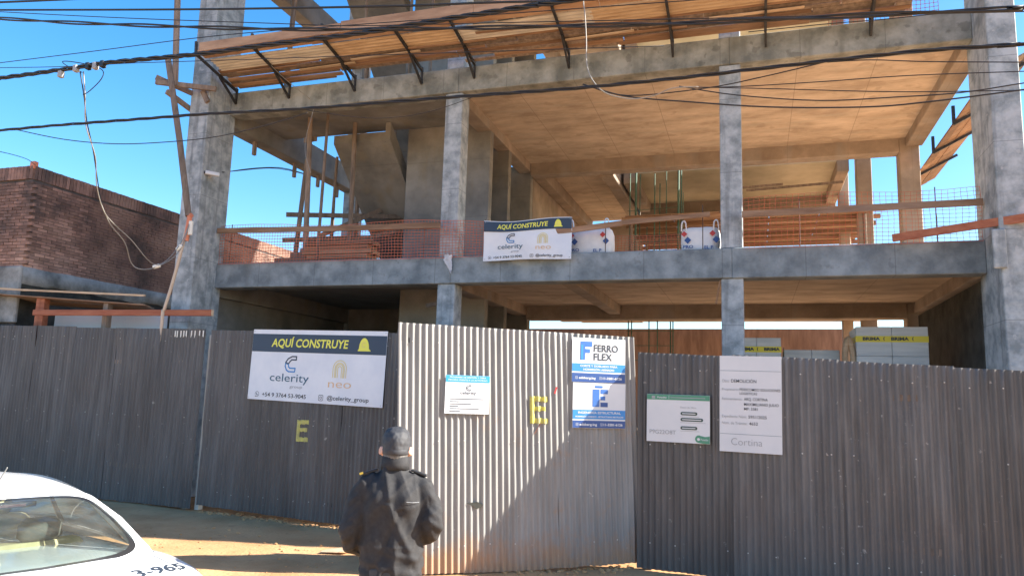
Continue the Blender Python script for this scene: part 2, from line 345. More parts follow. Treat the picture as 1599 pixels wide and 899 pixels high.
# front edge beams, one per span
for z0, z1 in ((3.945, 4.426), (7.456, 7.923), (10.97, 11.43)):
    cm = 'concrete' if z0 < 4 else 'concrete_warm'
    bb('beam', -9.98, -5.03, 11.97, 12.3, z0, z1, cm); bb('beam', -5.03, -.30, 11.97, 12.3, z0+.004, z1-.004, cm); bb('beam', -.30, 3.16, 11.97, 12.3, z0, z1, cm)
    d = -.04 if z0 < 4 else 0
    bb('beam', -10.40, -10.06, 12.15, 17.2, z0-.15, z1-.01, 'core')
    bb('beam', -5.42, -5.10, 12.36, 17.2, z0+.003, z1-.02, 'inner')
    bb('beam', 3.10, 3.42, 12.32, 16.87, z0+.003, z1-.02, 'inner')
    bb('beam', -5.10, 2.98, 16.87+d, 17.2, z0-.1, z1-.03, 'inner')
    sof = z1-.27; top = z1-.006
    bb('slab', -5.10, 3.10, 12.3, 16.87+d, sof, top, 'soffit', 0)
    if z0 < 4:
        bb('slab', -10.06, -5.42, 12.3, 17.2, sof, top, 'core', 0)
        bb('slab', -5.1, 2.9, 17.2, 20.4, sof, top, 'soffit', 0)
    else:
        bb('slab', -10.06, -5.42, 12.3, 14.0, sof, top, 'core', 0)
        bb('slab', -5.1, -3.42, 17.2, 23, sof, top, 'soffit', 0)
        bb('slab', -2.75, 1.9, 18.2, 21.2, sof, top, 'bounce_lit_soffit', 0)
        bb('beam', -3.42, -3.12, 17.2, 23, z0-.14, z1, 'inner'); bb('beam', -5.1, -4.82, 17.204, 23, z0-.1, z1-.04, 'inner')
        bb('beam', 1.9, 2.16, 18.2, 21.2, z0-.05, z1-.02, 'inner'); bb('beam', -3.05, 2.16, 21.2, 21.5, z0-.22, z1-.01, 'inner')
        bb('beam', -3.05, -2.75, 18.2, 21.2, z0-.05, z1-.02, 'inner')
for z0 in (14.45, 17.95, 21.4):                                 # upper storeys, above the picture but shading what lies beside
    bb('slab', -10.4, 3.4, 12.0, 17.2, z0+.2, z0+.5, 'soffit', 0); bb('beam', -10.4, 3.4, 11.97, 12.0, z0, z0+.498, 'concrete', 0); bb('slab', -5.1, 1.9, 17.2, 22, z0+.2, z0+.49, 'soffit', 0)
    for x in (-10.4, -5.28, -.466, 3.14):
        for y in (12.02, 16.87): bb('column', x, x+.34, y, y+.35, z0-3.05 if z0 < 15 else z0-3.0, z0+.2, 'column')
    bb('core_wall', -7.0, -5.11, 14.0, 17.2, z0-3.0, z0+.2, 'core', 0)
for z in (4.42, 7.917): bb('floor_screed', -5.0, 3.1, 12.4, 16.9, z, z+.006, 'floor', 0)
bb('floor_screed', -5.0, 2.8, 17.3, 20.3, 4.42, 4.427, 'floor', 0)
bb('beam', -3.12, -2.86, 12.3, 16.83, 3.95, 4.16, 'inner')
bb('floor_plinth', -9.9, 3.1, 12.4, 21, 0, 1.3, 'floor', 0)
bb('beam_lip', 3.06, 3.22, 11.27, 11.32, 3.9, 4.43, 'column')
# service core: walls with open doorways on its right side
for a, b_ in ((0, 7.65), (7.93, 11.15)):
    bb('core_wall', -7.0, -5.11, 14.0, 14.2, a, b_, 'core')
    bb('core_wall', -6.8, -5.12, 15.27, 15.45, a, b_, 'core'); bb('core_wall', -6.8, -5.12, 17.0, 17.19, a, b_, 'core')
    bb('core_wall', -7.0, -6.8, 14.2, 17.2, a, b_, 'core')
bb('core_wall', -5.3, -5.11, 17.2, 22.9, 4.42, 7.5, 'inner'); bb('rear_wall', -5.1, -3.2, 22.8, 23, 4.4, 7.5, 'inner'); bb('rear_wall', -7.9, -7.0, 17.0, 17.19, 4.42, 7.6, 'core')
bb('rear_wall', -10.05, -5.2, 17.21, 17.5, 0, 4.38, 'core'); bb('side_wall', -10.38, -10.16, 12.2, 17.2, 0, 3.8, 'core')
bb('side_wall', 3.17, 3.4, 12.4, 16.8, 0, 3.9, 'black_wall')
# stair flights: soffit slab with real steps on the upper side
def flight(x0, x1, ya, za, yb, zb, n, mt='core'):
    t = .17; prof = [(ya, za-.22), (yb, zb-.36)]
    dy = (yb-ya)/n; dz = (zb-za)/n; st = []
    for i in range(n, 0, -1):
        st += [(ya+dy*i, za+dz*(i-1)), (ya+dy*(i-1), za+dz*(i-1))]
    P = prof+st; m = MB(); k = len(P)
    for x in (x0, x1): m.v += [(x-Bo.x, y-Bo.y, z) for y, z in P]
    m.f.append(tuple(range(k))); m.f.append(tuple(range(2*k-1, k-1, -1)))
    for i in range(k):
        j = (i+1) % k; m.f.append((i, i+k, j+k, j))
    return m.build('stair_flight', mt, B)
for zb_ in (0, 3.5):
    m = MB(); P = [(17.0, 4.21+zb_), (13.5, 7.26+zb_), (13.5, 7.64+zb_), (17.0, 4.72+zb_)]
    for x in (-7.279, -7.16): m.v += [(x-Bo.x, y-Bo.y, z) for y, z in P]
    m.f += [(0, 1, 2, 3), (7, 6, 5, 4)]+[(i, i+4, (i+1) % 4+4, (i+1) % 4) for i in range(4)]; m.build('stair_string', 'core', B)
flight(-8.5, -7.28, 17.0, 4.43, 13.5, 7.62, 18)
flight(-8.5, -7.28, 17.0, 7.93, 13.5, 11.12, 18)
flight(-9.9, -8.6, 13.3, 4.43, 15.4, 5.75, 8)
bb('stair_landing', -9.95, -7.2, 17.0, 17.25, 5.5, 5.72, 'core')

# safety tray along the second floor: steel brackets and sloping boards
T = thing('safety_tray', 'sloping timber safety tray on black steel brackets along the second floor', 'scaffold', (-3.5, 11.95, 7.7))
To = Vector((-3.5, 11.95, 7.7))
def tz(y): return 7.97+(11.93-y)*.2
for x in (-9.84, -8.6, -7.15, -5.76, -4.72, -2.97, -1.2, .26, 1.79):
    m = MB(); f = lambda y, z: Vector((x, y, z))-To
    m.bar(f(11.955, 7.68), f(11.955, 8.0), .045, .03, (1, 0, 0)); m.bar(f(11.955, 7.68), f(11.42, tz(11.42)-.05), .045, .03, (1, 0, 0))
    m.bar(f(11.955, 7.94), f(10.72, tz(10.72)-.035), .045, .04, (1, 0, 0)); m.bar(f(10.74, tz(10.74)-.05), f(10.72, tz(10.72)+.2), .04, .04, (1, 0, 0))
    m.build('bracket', 'steel', T)
def plank(x0, x1, y0, y1, dz, mt, th=.025, tilt=0.):
    m = MB(); n = len(m.v)
    za, zb = tz(y0)+dz, tz(y1)+dz
    pts = []
    for x, s in ((x0, 0), (x1, tilt)):
        for y, z in ((y0, za), (y1, zb)): pts.append((x-To.x, y-To.y+s, z-To.z))
    a0, a1, b0, b1 = pts
    up = lambda p: (p[0], p[1], p[2]+th)
    m.v = [a0, b0, b1, a1, up(a0), up(b0), up(b1), up(a1)]
    m.f = [(0, 3, 2, 1), (4, 5, 6, 7), (0, 1, 5, 4), (1, 2, 6, 5), (2, 3, 7, 6), (3, 0, 4, 7)]
    return m.build('plank', mt, T)
rows = [(10.72, 10.94, 'ply', .0), (11.33, 11.41, 'wood', .01), (11.42, 11.49, 'wood_grey', .0), (11.50, 11.58, 'wood_grey', .012), (11.59, 11.66, 'wood', .0), (11.67, 11.75, 'wood_grey', .01), (11.76, 11.84, 'wood', .0), (11.85, 11.93, 'wood_grey', .006)]
xa = -9.72
while xa < 2.0:                                                 # corrugated sheets laid lengthways under the boards
    xb = min(xa+random.uniform(2.3, 3.1), 2.1); m = MB(); ny = 40
    for x in (xa, (xa+xb)/2, xb):
        for k in range(ny+1):
            y = 10.95+.37*k/ny; m.v.append((x-To.x, y-To.y+random.uniform(-.001, .001), tz(y)+.0-.013*math.cos(2*math.pi*k/ny*4.85)+.01*nz(x*2)-To.z))
    for q in range(2):
        for k in range(ny): m.f.append((q*(ny+1)+k, (q+1)*(ny+1)+k, (q+1)*(ny+1)+k+1, q*(ny+1)+k+1))
    m.build('sheet', random.choice(['zinc', 'zinc', 'wood_pale']), T, smooth=True); xa = xb-.04
for k in range(9):                                              # loose battens lying along the tray
    x = -9.4+k*1.25+random.uniform(-.2, .2); y = 11.1+.5*random.random(); L_ = random.uniform(1.0, 1.9)
    MB().bar((x-To.x, y-To.y, tz(y)-.03-To.z), (x+L_-To.x, y+random.uniform(-.06, .06)-To.y, tz(y)-.028-To.z), .05, .02).build('batten', random.choice(['wood_pale', 'wood_grey', 'wood']), T)
for y0, y1, mt, dz in rows:
    x = -9.75+random.uniform(-.15, .2)
    while x < 2.2:
        L = random.uniform(2.2, 3.2); x1 = min(x+L, 2.3+random.uniform(-.3, .2))
        if not (y0 > 11.75 and (x < -7.2) and random.random() < .8):
            plank(x, x1, y0, y1, dz+random.uniform(-.008, .008), mt if random.random() < .8 else random.choice(['wood', 'wood_grey', 'ply']), tilt=random.uniform(-.02, .02))
        x = x1+random.uniform(.0, .03)
m = MB(); x = -9.75
while x < 2:                                                    # raised toe board along the outer edge
    L = random.uniform(2.4, 3.0); MB().box(x-To.x, min(x+L, 2.2)-To.x, 10.70-To.y, 10.725-To.y, tz(10.72)-.01-To.z, tz(10.72)+.17+random.uniform(-.02, .02)-To.z).build('toe_board', 'ply', T); x += L+.01
# side tray on the right flank of the building
T2 = thing('safety_tray', 'narrow timber safety tray on dark brackets along the building flank beyond the thick end column', 'scaffold', (3.6, 15, 7.3))
for i, y in enumerate((12.8, 14.4, 16.0, 17.6)):
    m = MB(); m.bar((-.17, y-15, -.3), (-.17, y-15, .05), .05, .04); m.bar((-.17, y-15, -.28), (.62, y-15, .14), .05, .05, (0, 1, 0)); m.build('bracket', 'steel', T2)
for k in range(4):
    for y0 in (12.4, 14.72, 17.04):
        MB().box(-.15+k*.2, .03+k*.2, y0-15, y0+2.35-15, 0, .025, Matrix.Translation((0, 0, -.15+.01*(k % 2)))@Matrix.Rotation(rad(-28), 4, 'Y')).build('plank', random.choice(['wood', 'wood_grey', 'wood']), T2)

# rear formwork deck at mid height, plywood panels on joists
D = thing('formwork_deck', 'orange plywood formwork deck on joists at the back of the first floor', 'formwork', (-.2, 19.5, 4.43))
for i in range(5):
    for j in range(3):
        MB().box(-2.7+i*1.1, -2.7+i*1.1+1.09, -1.9+j*1.25, -1.9+j*1.25+1.24, 1.98+.002*j, 2.0+.002*j).build('panel', 'ply', D)
for j in range(6): MB().box(-2.8, 3.0, -1.85+j*.7, -1.77+j*.7, 1.88, 1.975).build('joist', 'wood', D)
for x in (-2.6, -.4, 2.6):
    for y in (-1.6, 1.2): MB().tube([(x, y, 0), (x, y, 1.88)], .04, 7).build('prop', 'wood_grey', D)

# neighbouring boundary wall seen below the rear beam
bw = MB().box(-9, 4.2, 22, 22.2, 0, 4.12).build('boundary_wall', 'brown_wall'); tag(bw, 'reddish brown boundary wall behind the ground floor', 'wall')

# ------------------------------------------------------------------ corrugated fence and gate
LAM, AMP = .076, .0115
def cy(x): return AMP*math.sin(2*math.pi*x/LAM)
def sheet(parent, x0, x1, z0f, z1f, mt, seed, y=0., shear=0., teeth=.5, bow=.02):
    """one corrugated sheet in the local xz plane; the top edge is bent back in places, shaped to catch sun as white teeth"""
    rnd = random.Random(seed); m = MB(); n = int((x1-x0)/LAM*10); zs = [0, .05, .15, .25, .35, .45, .55, .65, .75, .85, .94, 1]
    tooth = [rnd.random() for _ in range(int((x1-x0)/LAM)+4)]
    jag = [rnd.uniform(-.008, .008) for _ in range(n+1)]
    for i in range(n+1):
        x = x0+(x1-x0)*i/n; za, zb = z0f(x), z1f(x)
        jz = .006*nz(x*3, seed)
        for t in zs+[2]:
            if t == 2: z = zb+jz
            else: z = za+(zb-.028+jz-za)*t
            dent = .014*max(0, nz(x*2.7+seed*3, z*2.1+seed)-.25)*2.5
            yy = y+cy(x)+bow*nz(x*1.1+seed, z*.9, seed)+dent
            if t == 2:
                k = tooth[int((x-x0)/LAM)]; yy += .022*max(0, (k-(1-teeth))/teeth)*max(0, -cy(x)/AMP)  # lip added so the ridge tops catch the sun
            if t == 0: z += .012*nz(x*5, seed, 2)
            m.v.append((x+shear*z, yy, z))
    q = len(zs)+1
    for i in range(n):
        for j in range(q-1): m.f.append((i*q+j, (i+1)*q+j, (i+1)*q+j+1, i*q+j+1))
    sc_ = MB()                                                  # screw heads on the ridges where the rails run
    for zz in (.33, 1.5, z1f((x0+x1)/2)-.2):
        x = (math.floor(x0/LAM)+.75)*LAM+LAM*2
        while x < x1-.04:
            if rnd.random() < .8:
                zk = zz+rnd.uniform(-.02, .02); c = Vector((x+shear*zk, y+cy(x)+bow*nz(x*1.1+seed, zk*.9, seed), zk))
                sc_.tube([c+Vector((0, .002, 0)), c-Vector((0, .006, 0))], [.009, .006], 6)
            x += LAM*4
    o = m.build('sheet', mt, parent, smooth=True)
    if sc_.v: sc_.build('screws', 'zinc', o, kind='stuff')
    return o
def lerp(a, b, t): return a+(b-a)*t
# left fence run
a, b_ = Vector((-15.2, 11.04)), Vector((-8.93, 10.61)); d = b_-a; Lf = d.length
FL = thing('corrugated_fence', 'dark corrugated metal fence run in front of the brick house', 'fence', (a.x, a.y, 0), math.atan2(d.y, d.x))
e = [0, 1.05, 2.1, 3.15, 4.2, 5.25, Lf]
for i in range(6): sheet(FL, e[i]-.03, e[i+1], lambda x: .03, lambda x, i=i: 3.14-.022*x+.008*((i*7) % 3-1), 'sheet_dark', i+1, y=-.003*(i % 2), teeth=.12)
for x in (.3, 3.2, 6.1): MB().box(x-.045, x+.045, .03, .12, 0, 2.9).build('post', 'wood_grey', FL)
for z in (.6, 2.4): MB().box(0, Lf-.1, .016, .03, z, z+.07).build('rail', 'wood_grey', FL)
edge_marks = MB()
for k in range(9):
    x = Lf-.05-.09*k*random.uniform(.8, 1.1); edge_marks.quad((x-.013, -.017, 2.93-random.uniform(.02, .09)), (x+.013, -.017, 2.93-random.uniform(.02, .09)), (x+.014, -.017, 2.985), (x-.014, -.017, 2.985))
edge_marks.build('white_mark', 'paintwhite', FL)  # white marks just below the sheet tops
# hinge post added in the slit; its white stands in for sunlit brightness
gp = MB().box(-.04, .04, -.05, .05, 0, 2.92).build('bright_slit_post', 'paintwhite'); gp.location = (-8.90, 10.76, 0); gp.rotation_euler = (0, 0, rad(-4))
tag(gp, 'white gate post added to imitate the sunlit slit beside the closed gate leaf', 'post')
# closed left gate leaf
hl = Vector((-8.80, 10.6)); dl = Vector((.9908, -.1353)); rzl = math.atan2(dl.y, dl.x)
GL = thing('gate_leaf', 'closed dark corrugated gate leaf carrying the big white banner', 'gate', (hl.x, hl.y, 0), rzl)
e = [0.02, .98, 1.9, 2.85, 3.9]
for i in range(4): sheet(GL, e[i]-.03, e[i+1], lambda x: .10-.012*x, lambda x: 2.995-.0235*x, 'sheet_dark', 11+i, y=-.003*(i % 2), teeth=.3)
MB().box(.03, .09, .016, .07, .12, 2.9).build('frame_bar', 'steel', GL); MB().box(3.8, 3.86, .016, .07, .12, 2.85).build('frame_bar', 'steel', GL)
for z in (.3, 1.5, 2.7): MB().box(.09, 3.8, .02, .06, z, z+.06).build('frame_bar', 'steel', GL)
# swung-open right leaf, catching the sun
fe = Vector((-3.85, 7.88)); dm = Vector((.826, .563)).normalized(); rzm = math.atan2(dm.y, dm.x); LM = 2.965; SH = -.043
GM = thing('gate_leaf', 'swung open grey corrugated gate leaf striped by sunlight with the blue signs on it', 'gate', (fe.x, fe.y, 0), rzm)
e = [.07, 1.0, 2.0, 3.03]
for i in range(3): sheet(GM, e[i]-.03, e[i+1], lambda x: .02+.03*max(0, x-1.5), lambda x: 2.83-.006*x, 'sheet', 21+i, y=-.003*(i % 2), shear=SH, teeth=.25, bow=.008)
for z in (.3, 1.45, 2.6): MB().box(.05, 2.85, .02, .06, z, z+.06).build('frame_bar', 'steel', GM)
for x in (.06, 2.86):
    m = MB(); m.bar((x, .05, .1), (x-.11, .05, 2.75), .05, .05); m.build('frame_bar', 'steel', GM)
def uz(u): return LM-u
hole = MB(); cx, cz = uz(2.05), .76
for q in ([(-.11, .03), (.02, .045), (.09, .012), (.07, -.02), (.0, -.035), (-.02, -.005)],): hole.poly([(cx+p[0], cy(cx+p[0])*0-.0145, cz+p[1]) for p in q])
hole.build('torn_hole', 'black_wall', GM)
# right fence run
hr = Vector((-1.36, 9.50)); dr = Vector((.9943, -.1065)); rzr = math.atan2(dr.y, dr.x)
FR = thing('corrugated_fence', 'dark corrugated metal fence run holding the green notice and the tall white notice', 'fence', (hr.x, hr.y, 0), rzr)
e = [0.0, 1.15, 2.29, 3.42, 4.5, 5.6]
for i in range(5): sheet(FR, e[i]-.03, e[i+1], lambda x: .02, lambda x, i=i: 2.634-.0447*x+.012*((i*5) % 3-1), 'sheet_dark', 31+i, y=-.009*(i % 2), teeth=.6)
for x in (.1, 2.3, 4.4): MB().box(x-.04, x+.04, .03, .11, 0, 2.4).build('post', 'wood_grey', FR)
for z in (.5, 2.1): MB().box(.02, 5.5, .018, .03, z, z+.07).build('rail', 'wood_grey', FR)

# ------------------------------------------------------------------ signs
def sign(name, label, base, rz, x0, z0, wd, h, board='white', th=.004, cat='sign', y=-.032, tilt=0.):
    p = Matrix.Translation((base.x, base.y, 0))@Matrix.Rotation(rz, 4, 'Z')@Vector((x0, y, z0))
    r = thing(name, label, cat, p, rz); r.rotation_euler = (0, tilt, rz)
    MB().box(0, wd, 0, th, 0, h).build('board', board, r)
    return r
def c_logo(r, x, z, s, mt='navy', mt2='blue'):
    """folded ribbon letter: outline strokes"""
    up = [(x+.50*s, z+.30*s), (x+.50*s, z+.52*s), (x+.12*s, z+.52*s), (x-.22*s, z+.36*s), (x-.42*s, z+.10*s), (x-.30*s, z+.04*s), (x-.14*s, z+.04*s), (x-.02*s, z+.20*s), (x+.12*s, z+.30*s)]
    lo = [(x-.42*s, z+.06*s), (x-.44*s, z-.16*s), (x-.30*s, z-.42*s), (x-.10*s, z-.52*s), (x+.42*s, z-.52*s), (x+.46*s, z-.28*s), (x-.02*s, z-.28*s), (x-.14*s, z-.18*s), (x-.16*s, z-.02*s)]
    stroke(r, 'logo', up, .09*s, mt, closed=True); stroke(r, 'logo', lo, .09*s, mt2, closed=True)
def n_logo(r, x, z, s, mt='gold'):
    for k, (a, b) in enumerate(((.48, .34), (.26, .14))):
        for c in (a, b): stroke(r, 'logo', [(x-c*s, z-.5*s)]+arc(x, z+.02*s, c*s, 180, 0, 12, rz=c*s)+[(x+c*s, z-.5*s)], .045*s, mt)
def helmet(r, x, z, s, mt='lime'):
    m = MB(); P = [(x-.62*s, z-.5*s)]+arc(x, z-.38*s, .52*s, 180, 0, 14, rz=.92*s)+[(x+.70*s, z-.5*s), (x+.70*s, z-.58*s), (x-.62*s, z-.58*s)]
    m.poly([(p[0], -.0045, p[1]) for p in P]); m.build('helmet_picture', mt, r)
    stroke(r, 'helmet_picture', arc(x, z-.05*s, .2*s, 40, 320, 10), .06*s, 'gold', y=-.006)
def phone_icon(r, x, z, s): 
    stroke(r, 'icon', arc(x, z, s, 235, 560, 16), s*.16, 'ink'); stroke(r, 'icon', [(x-.75*s, z-.8*s), (x-1.0*s, z-1.1*s), (x-.55*s, z-1.0*s)], s*.16, 'ink'); stroke(r, 'icon', arc(x+.2*s, z+.2*s, .55*s, 170, 280, 6), s*.3, 'ink')
def cam_icon(r, x, z, s, mt='ink'):
    stroke(r, 'icon', [(x-s, z-.7*s), (x-s, z+.7*s), (x-.7*s, z+s), (x+.7*s, z+s), (x+s, z+.7*s), (x+s, z-.7*s), (x+.7*s, z-s), (x-.7*s, z-s)], s*.17, mt, closed=True); stroke(r, 'icon', arc(x, z, .45*s, 0, 360, 12), s*.17, mt)
def company_banner(r, W, H, white_top):
    t = H*white_top; band = H*.255
    rect(r, 'band', 0.003, W-.003, H-t-band, H-t, 'navy')
    text(r, 'AQUÍ CONSTRUYE', .155*W, H-t-band*.70, band*.44, width=.575*W, mt='lime', bold=.022, shear=.12, y=-.004)
    helmet(r, W*.845, H-t-band*.46, band*.62)
    zb = H-t-band
    c_logo(r, .315*W, zb*.76, zb*.30); n_logo(r, .685*W, zb*.70, zb*.34)
    text(r, 'celerity', .165*W, zb*.40, zb*.165, width=.30*W, mt='teal', bold=.0); text(r, 'group', .325*W, zb*.275, zb*.06, width=.095*W, mt='grey_ink')
    text(r, 'neo', .61*W, zb*.33, zb*.165, width=.165*W, mt='orange_ink', bold=-.005)
    phone_icon(r, .075*W, zb*.115, zb*.05); text(r, '+54 9 3764 53-9045', .115*W, zb*.075, zb*.082, width=.34*W, mt='ink', bold=.012)
    cam_icon(r, .565*W, zb*.115, zb*.055); text(r, '@celerity_group', .61*W, zb*.085, zb*.082, width=.295*W, mt='ink', bold=.012)
    for x in (.03, W-.03):
        for z in (.03, H-.03): stroke(r, 'rivet', [(x-.004, z), (x+.004, z)], .01, 'grey_ink', y=-.006)
bn = sign('company_banner', 'large white banner with dark heading strip fixed flat on the closed gate leaf', hl, rzl, .95, 1.862, 2.66, 1.13, 'vinyl', cat='banner', tilt=rad(1.35))
company_banner(bn, 2.66, 1.13, .062)
# sagging copy hung on the first-floor edge
b2 = thing('company_banner', 'wavy white banner with dark heading strip hung from the first floor edge', 'banner', (-4.39, 11.84, 4.3), 0)
company_banner(b2, 1.55, .70, .02)
m = MB(); NX, NZ = 30, 8
for i in range(NX+1):
    for j in range(NZ+1): m.v.append((1.55*i/NX, .006, .70*j/NZ))
for i in range(NX):
    for j in range(NZ): m.f.append((i*(NZ+1)+j, (i+1)*(NZ+1)+j, (i+1)*(NZ+1)+j+1, i*(NZ+1)+j+1))
m.build('board', 'vinyl', b2, smooth=True)
for o in list(b2.children):                                     # let cloth and print sag together
    bmx = bmesh.new(); bmx.from_mesh(o.data)
    if len(bmx.verts) < 2000 and o.name.startswith('band'): bmesh.ops.subdivide_edges(bmx, edges=bmx.edges[:], cuts=20, use_grid_fill=True)
    bmx.to_mesh(o.data); bmx.free()
    for v in o.data.vertices:
        x, z = v.co.x, v.co.z
        v.co.y += .025*math.sin(x*5.2+.6)+.012*math.sin(z*7+x*3); v.co.z += (z/.7)*(.028*math.sin(x*4.0+2.4)-.01)+.01*math.sin(x*2.2)
# small notice on the open leaf
s1 = sign('notice_board', 'small white notice with light blue heading on the sunlit gate leaf', fe, rzm, uz(2.46)-.005, 1.803, .532, .445, y=-.03)
W, H = .532, .445
rect(s1, 'band', .002, W-.002, H*.82, H-.002, 'blue_sky')
text(s1, 'PROGRAMA DE GESTIÓN Y OBRA', W*.09, H*.925, H*.04, width=W*.82, mt='white', bold=.01); text(s1, 'PRIVADA FRENTE A LA ACTIVIDAD', W*.06, H*.855, H*.04, width=W*.88, mt='white', bold=.01)
c_logo(s1, W*.52, H*.675, H*.14, 'ink', 'ink'); text(s1, 'celerity', W*.34, H*.51, H*.08, width=W*.36, mt='ink', bold=.008)
for k, (wd, z) in enumerate(((.76, .38), (.22, .31), (.48, .25), (.2, .19), (.66, .13), (.24, .06))):
    rect(s1, 'printed_line', W*.11, W*(.11+wd), H*z-.003, H*z+.005, 'ink')
# two blue trade signs
s2 = sign('trade_sign', 'upper white and blue steel trade sign with a big blue letter F', fe, rzm, uz(.886)-.012, 2.222, .712, .545, y=-.03)
W, H = .712, .545
rect(s2, 'band', .002, W-.002, H*.24, H*.42, 'blue'); rect(s2, 'band', .002, W-.002, .002, H*.205, 'blue_dark')
for i, (x0, x1, z0, z1) in enumerate(((.15, .24, .50, .92), (.24, .37, .80, .92), (.24, .33, .66, .75))): rect(s2, 'logo', W*x0, W*x1, H*z0, H*z1, 'blue_mid', y=-.002-.0003*i)
rect(s2, 'logo', W*.16, W*.20, H*.505, H*.84, 'blue', y=-.004)
text(s2, 'FERRO', W*.40, H*.70, H*.155, width=W*.46, mt='ink', bold=.02); text(s2, 'FLEX', W*.40, H*.505, H*.155, width=W*.35, mt='ink', bold=.02)
text(s2, 'CORTE Y DOBLADO PARA', W*.15, H*.345, H*.045, width=W*.70, mt='white', bold=.03, y=-.004); text(s2, 'HORMIGÓN ARMADO', W*.21, H*.265, H*.045, width=W*.58, mt='white', bold=.03, y=-.004)
cam_icon(s2, W*.085, H*.10, H*.028, 'white'); text(s2, 'edsberg.ing', W*.13, H*.075, H*.05, width=W*.31, mt='white', bold=.03, y=-.004)
cam_icon(s2, W*.535, H*.10, H*.028, 'white'); text(s2, '11-3281-6126', W*.575, H*.075, H*.05, width=W*.36, mt='white', bold=.03, y=-.004)
s3 = sign('trade_sign', 'lower pale blue trade sign with a blue block letter E', fe, rzm, uz(.867)-.012, 1.668, .70, .548, y=-.03)
W, H = .70, .548
rect(s3, 'band', .002, W-.002, H*.20, H*.40, 'blue'); rect(s3, 'band', .002, W-.002, .002, H*.165, 'blue_dark')
for x0, x1, z0, z1, mt in ((.37, .50, .47, .86, 'blue_mid'), (.41, .56, .89, .94, 'blue_mid'), (.52, .66, .76, .86, 'blue_mid'), (.52, .61, .62, .71, 'blue_mid'), (.52, .66, .47, .57, 'blue_dark')):
    rect(s3, 'logo', W*x0, W*x1, H*z0, H*z1, mt)
text(s3, 'INGENIERÍA ESTRUCTURAL', W*.10, H*.315, H*.05, width=W*.81, mt='white', bold=.025, y=-.004); text(s3, 'HORMIGÓN ARMADO - ESTRUCTURAS METÁLICAS', W*.05, H*.235, H*.032, width=W*.91, mt='white', bold=.03, y=-.004)
cam_icon(s3, W*.085, H*.08, H*.028, 'white'); text(s3, 'edsberg.ing', W*.13, H*.055, H*.05, width=W*.33, mt='white', bold=.03, y=-.004)
cam_icon(s3, W*.545, H*.08, H*.028, 'white'); text(s3, '11-3281-6126', W*.585, H*.055, H*.05, width=W*.36, mt='white', bold=.03, y=-.004)
# green-edged municipal notice (its code square is left blank)
s4 = sign('notice_board', 'white notice with green top edge and three dark pill labels on the dark fence', hr, rzr, .093, 1.533, .764, .572, y=-.034, tilt=rad(.3))
W, H = .764, .572
rect(s4, 'band', .002, W-.002, H*.885, H-.002, 'pgreen'); rect(s4, 'logo', W*.08, W*.135, H*.905, H*.965, 'grey_ink', y=-.003)
text(s4, 'Posadas', W*.17, H*.92, H*.035, width=W*.15, mt='white', bold=.02, y=-.004); rect(s4, 'printed_line', W*.355, W*.36, H*.905, H*.975, 'white', y=-.003); rect(s4, 'printed_line', W*.38, W*.93, H*.93, H*.945, 'grey_ink', y=-.003)
text(s4, 'P9G22O8T', W*.05, H*.165, H*.085, width=W*.42, mt='grey_ink')
text(s4, 'Datos de Obra', W*.54, H*.72, H*.035, width=W*.25, mt='grey_ink')
for z, wd in ((.61, .27), (.485, .36), (.31, .27)):
    m = MB(); m.poly([(p[0], -.003, p[1]) for p in arc(W*.54+.022, H*z, .02, 90, 270, 8)+arc(W*(.54+wd)-.022, H*z, .02, -90, 90, 8)]); m.build('pill_label', 'dgreen', s4)
    rect(s4, 'printed_line', W*.57, W*(.54+wd)-.025, H*z-.005, H*z+.005, 'white', y=-.005); rect(s4, 'printed_line', W*.54, W*(.54+wd*1.1), H*z-.038, H*z-.034, 'grey_ink')
m = MB(); m.poly([(p[0], -.003, p[1]) for p in [(W-.002, .002), (W-.002, H*.16), (W*.93, H*.145)]+arc(W*.83, H*.095, .045, 60, 270, 10)+[(W*.9, .002)]]); m.build('corner_badge', 'pgreen', s4)
m = MB(); m.poly([(p[0], -.0045, p[1]) for p in arc(W*.825, H*.09, .017, 0, 350, 12)]); m.build('corner_badge', 'white', s4); text(s4, 'Posadas', W*.86, H*.065, H*.045, width=W*.115, mt='white', y=-.0045)
# tall demolition notice
s5 = sign('notice_board', 'tall white demolition notice with ruled lines reaching the top of the dark fence', hr, rzr, .968, 1.46, .70, 1.12, y=-.034, tilt=rad(.6))
W, H = .70, 1.12
rect(s5, 'ruled_line', .005, W-.005, H*.842, H*.845, 'teal'); rect(s5, 'ruled_line', .005, W-.005, H*.182, H*.185, 'teal')
L = [('Obra:', .04, .12, 'DEMOLICIÓN', .19, .41, .72, .040), ('Propietario:', .04, .28, 'FIDEICOMISO SOLUCIONES', .33, .65, .635, .032), (None, 0, 0, 'LOGISTICAS', .33, .28, .595, .030),
     ('Relevamiento:', .04, .33, 'ARQ. CORTINA', .40, .38, .535, .034), (None, 0, 0, 'MAXIMILIANO JULIO', .40, .55, .482, .034), (None, 0, 0, 'MP: 3381', .40, .22, .435, .032),
     ('Expediente Núm:', .04, .40, '5951/2025', .47, .29, .352, .036), ('Núm. de Trámite:', .04, .41, '4652', .48, .14, .283, .036)]
for a, ax, aw, t_, tx, tw, z, hh in L:
    if a: text(s5, a, W*ax, H*z, H*hh*.8, width=W*aw, mt='grey_ink')
    text(s5, t_, W*tx, H*z, H*hh*.85, width=W*tw, mt='ink', bold=.004)
text(s5, 'Cortina', W*.19, H*.07, H*.075, width=W*.50, mt='grey_ink', bold=-.012)
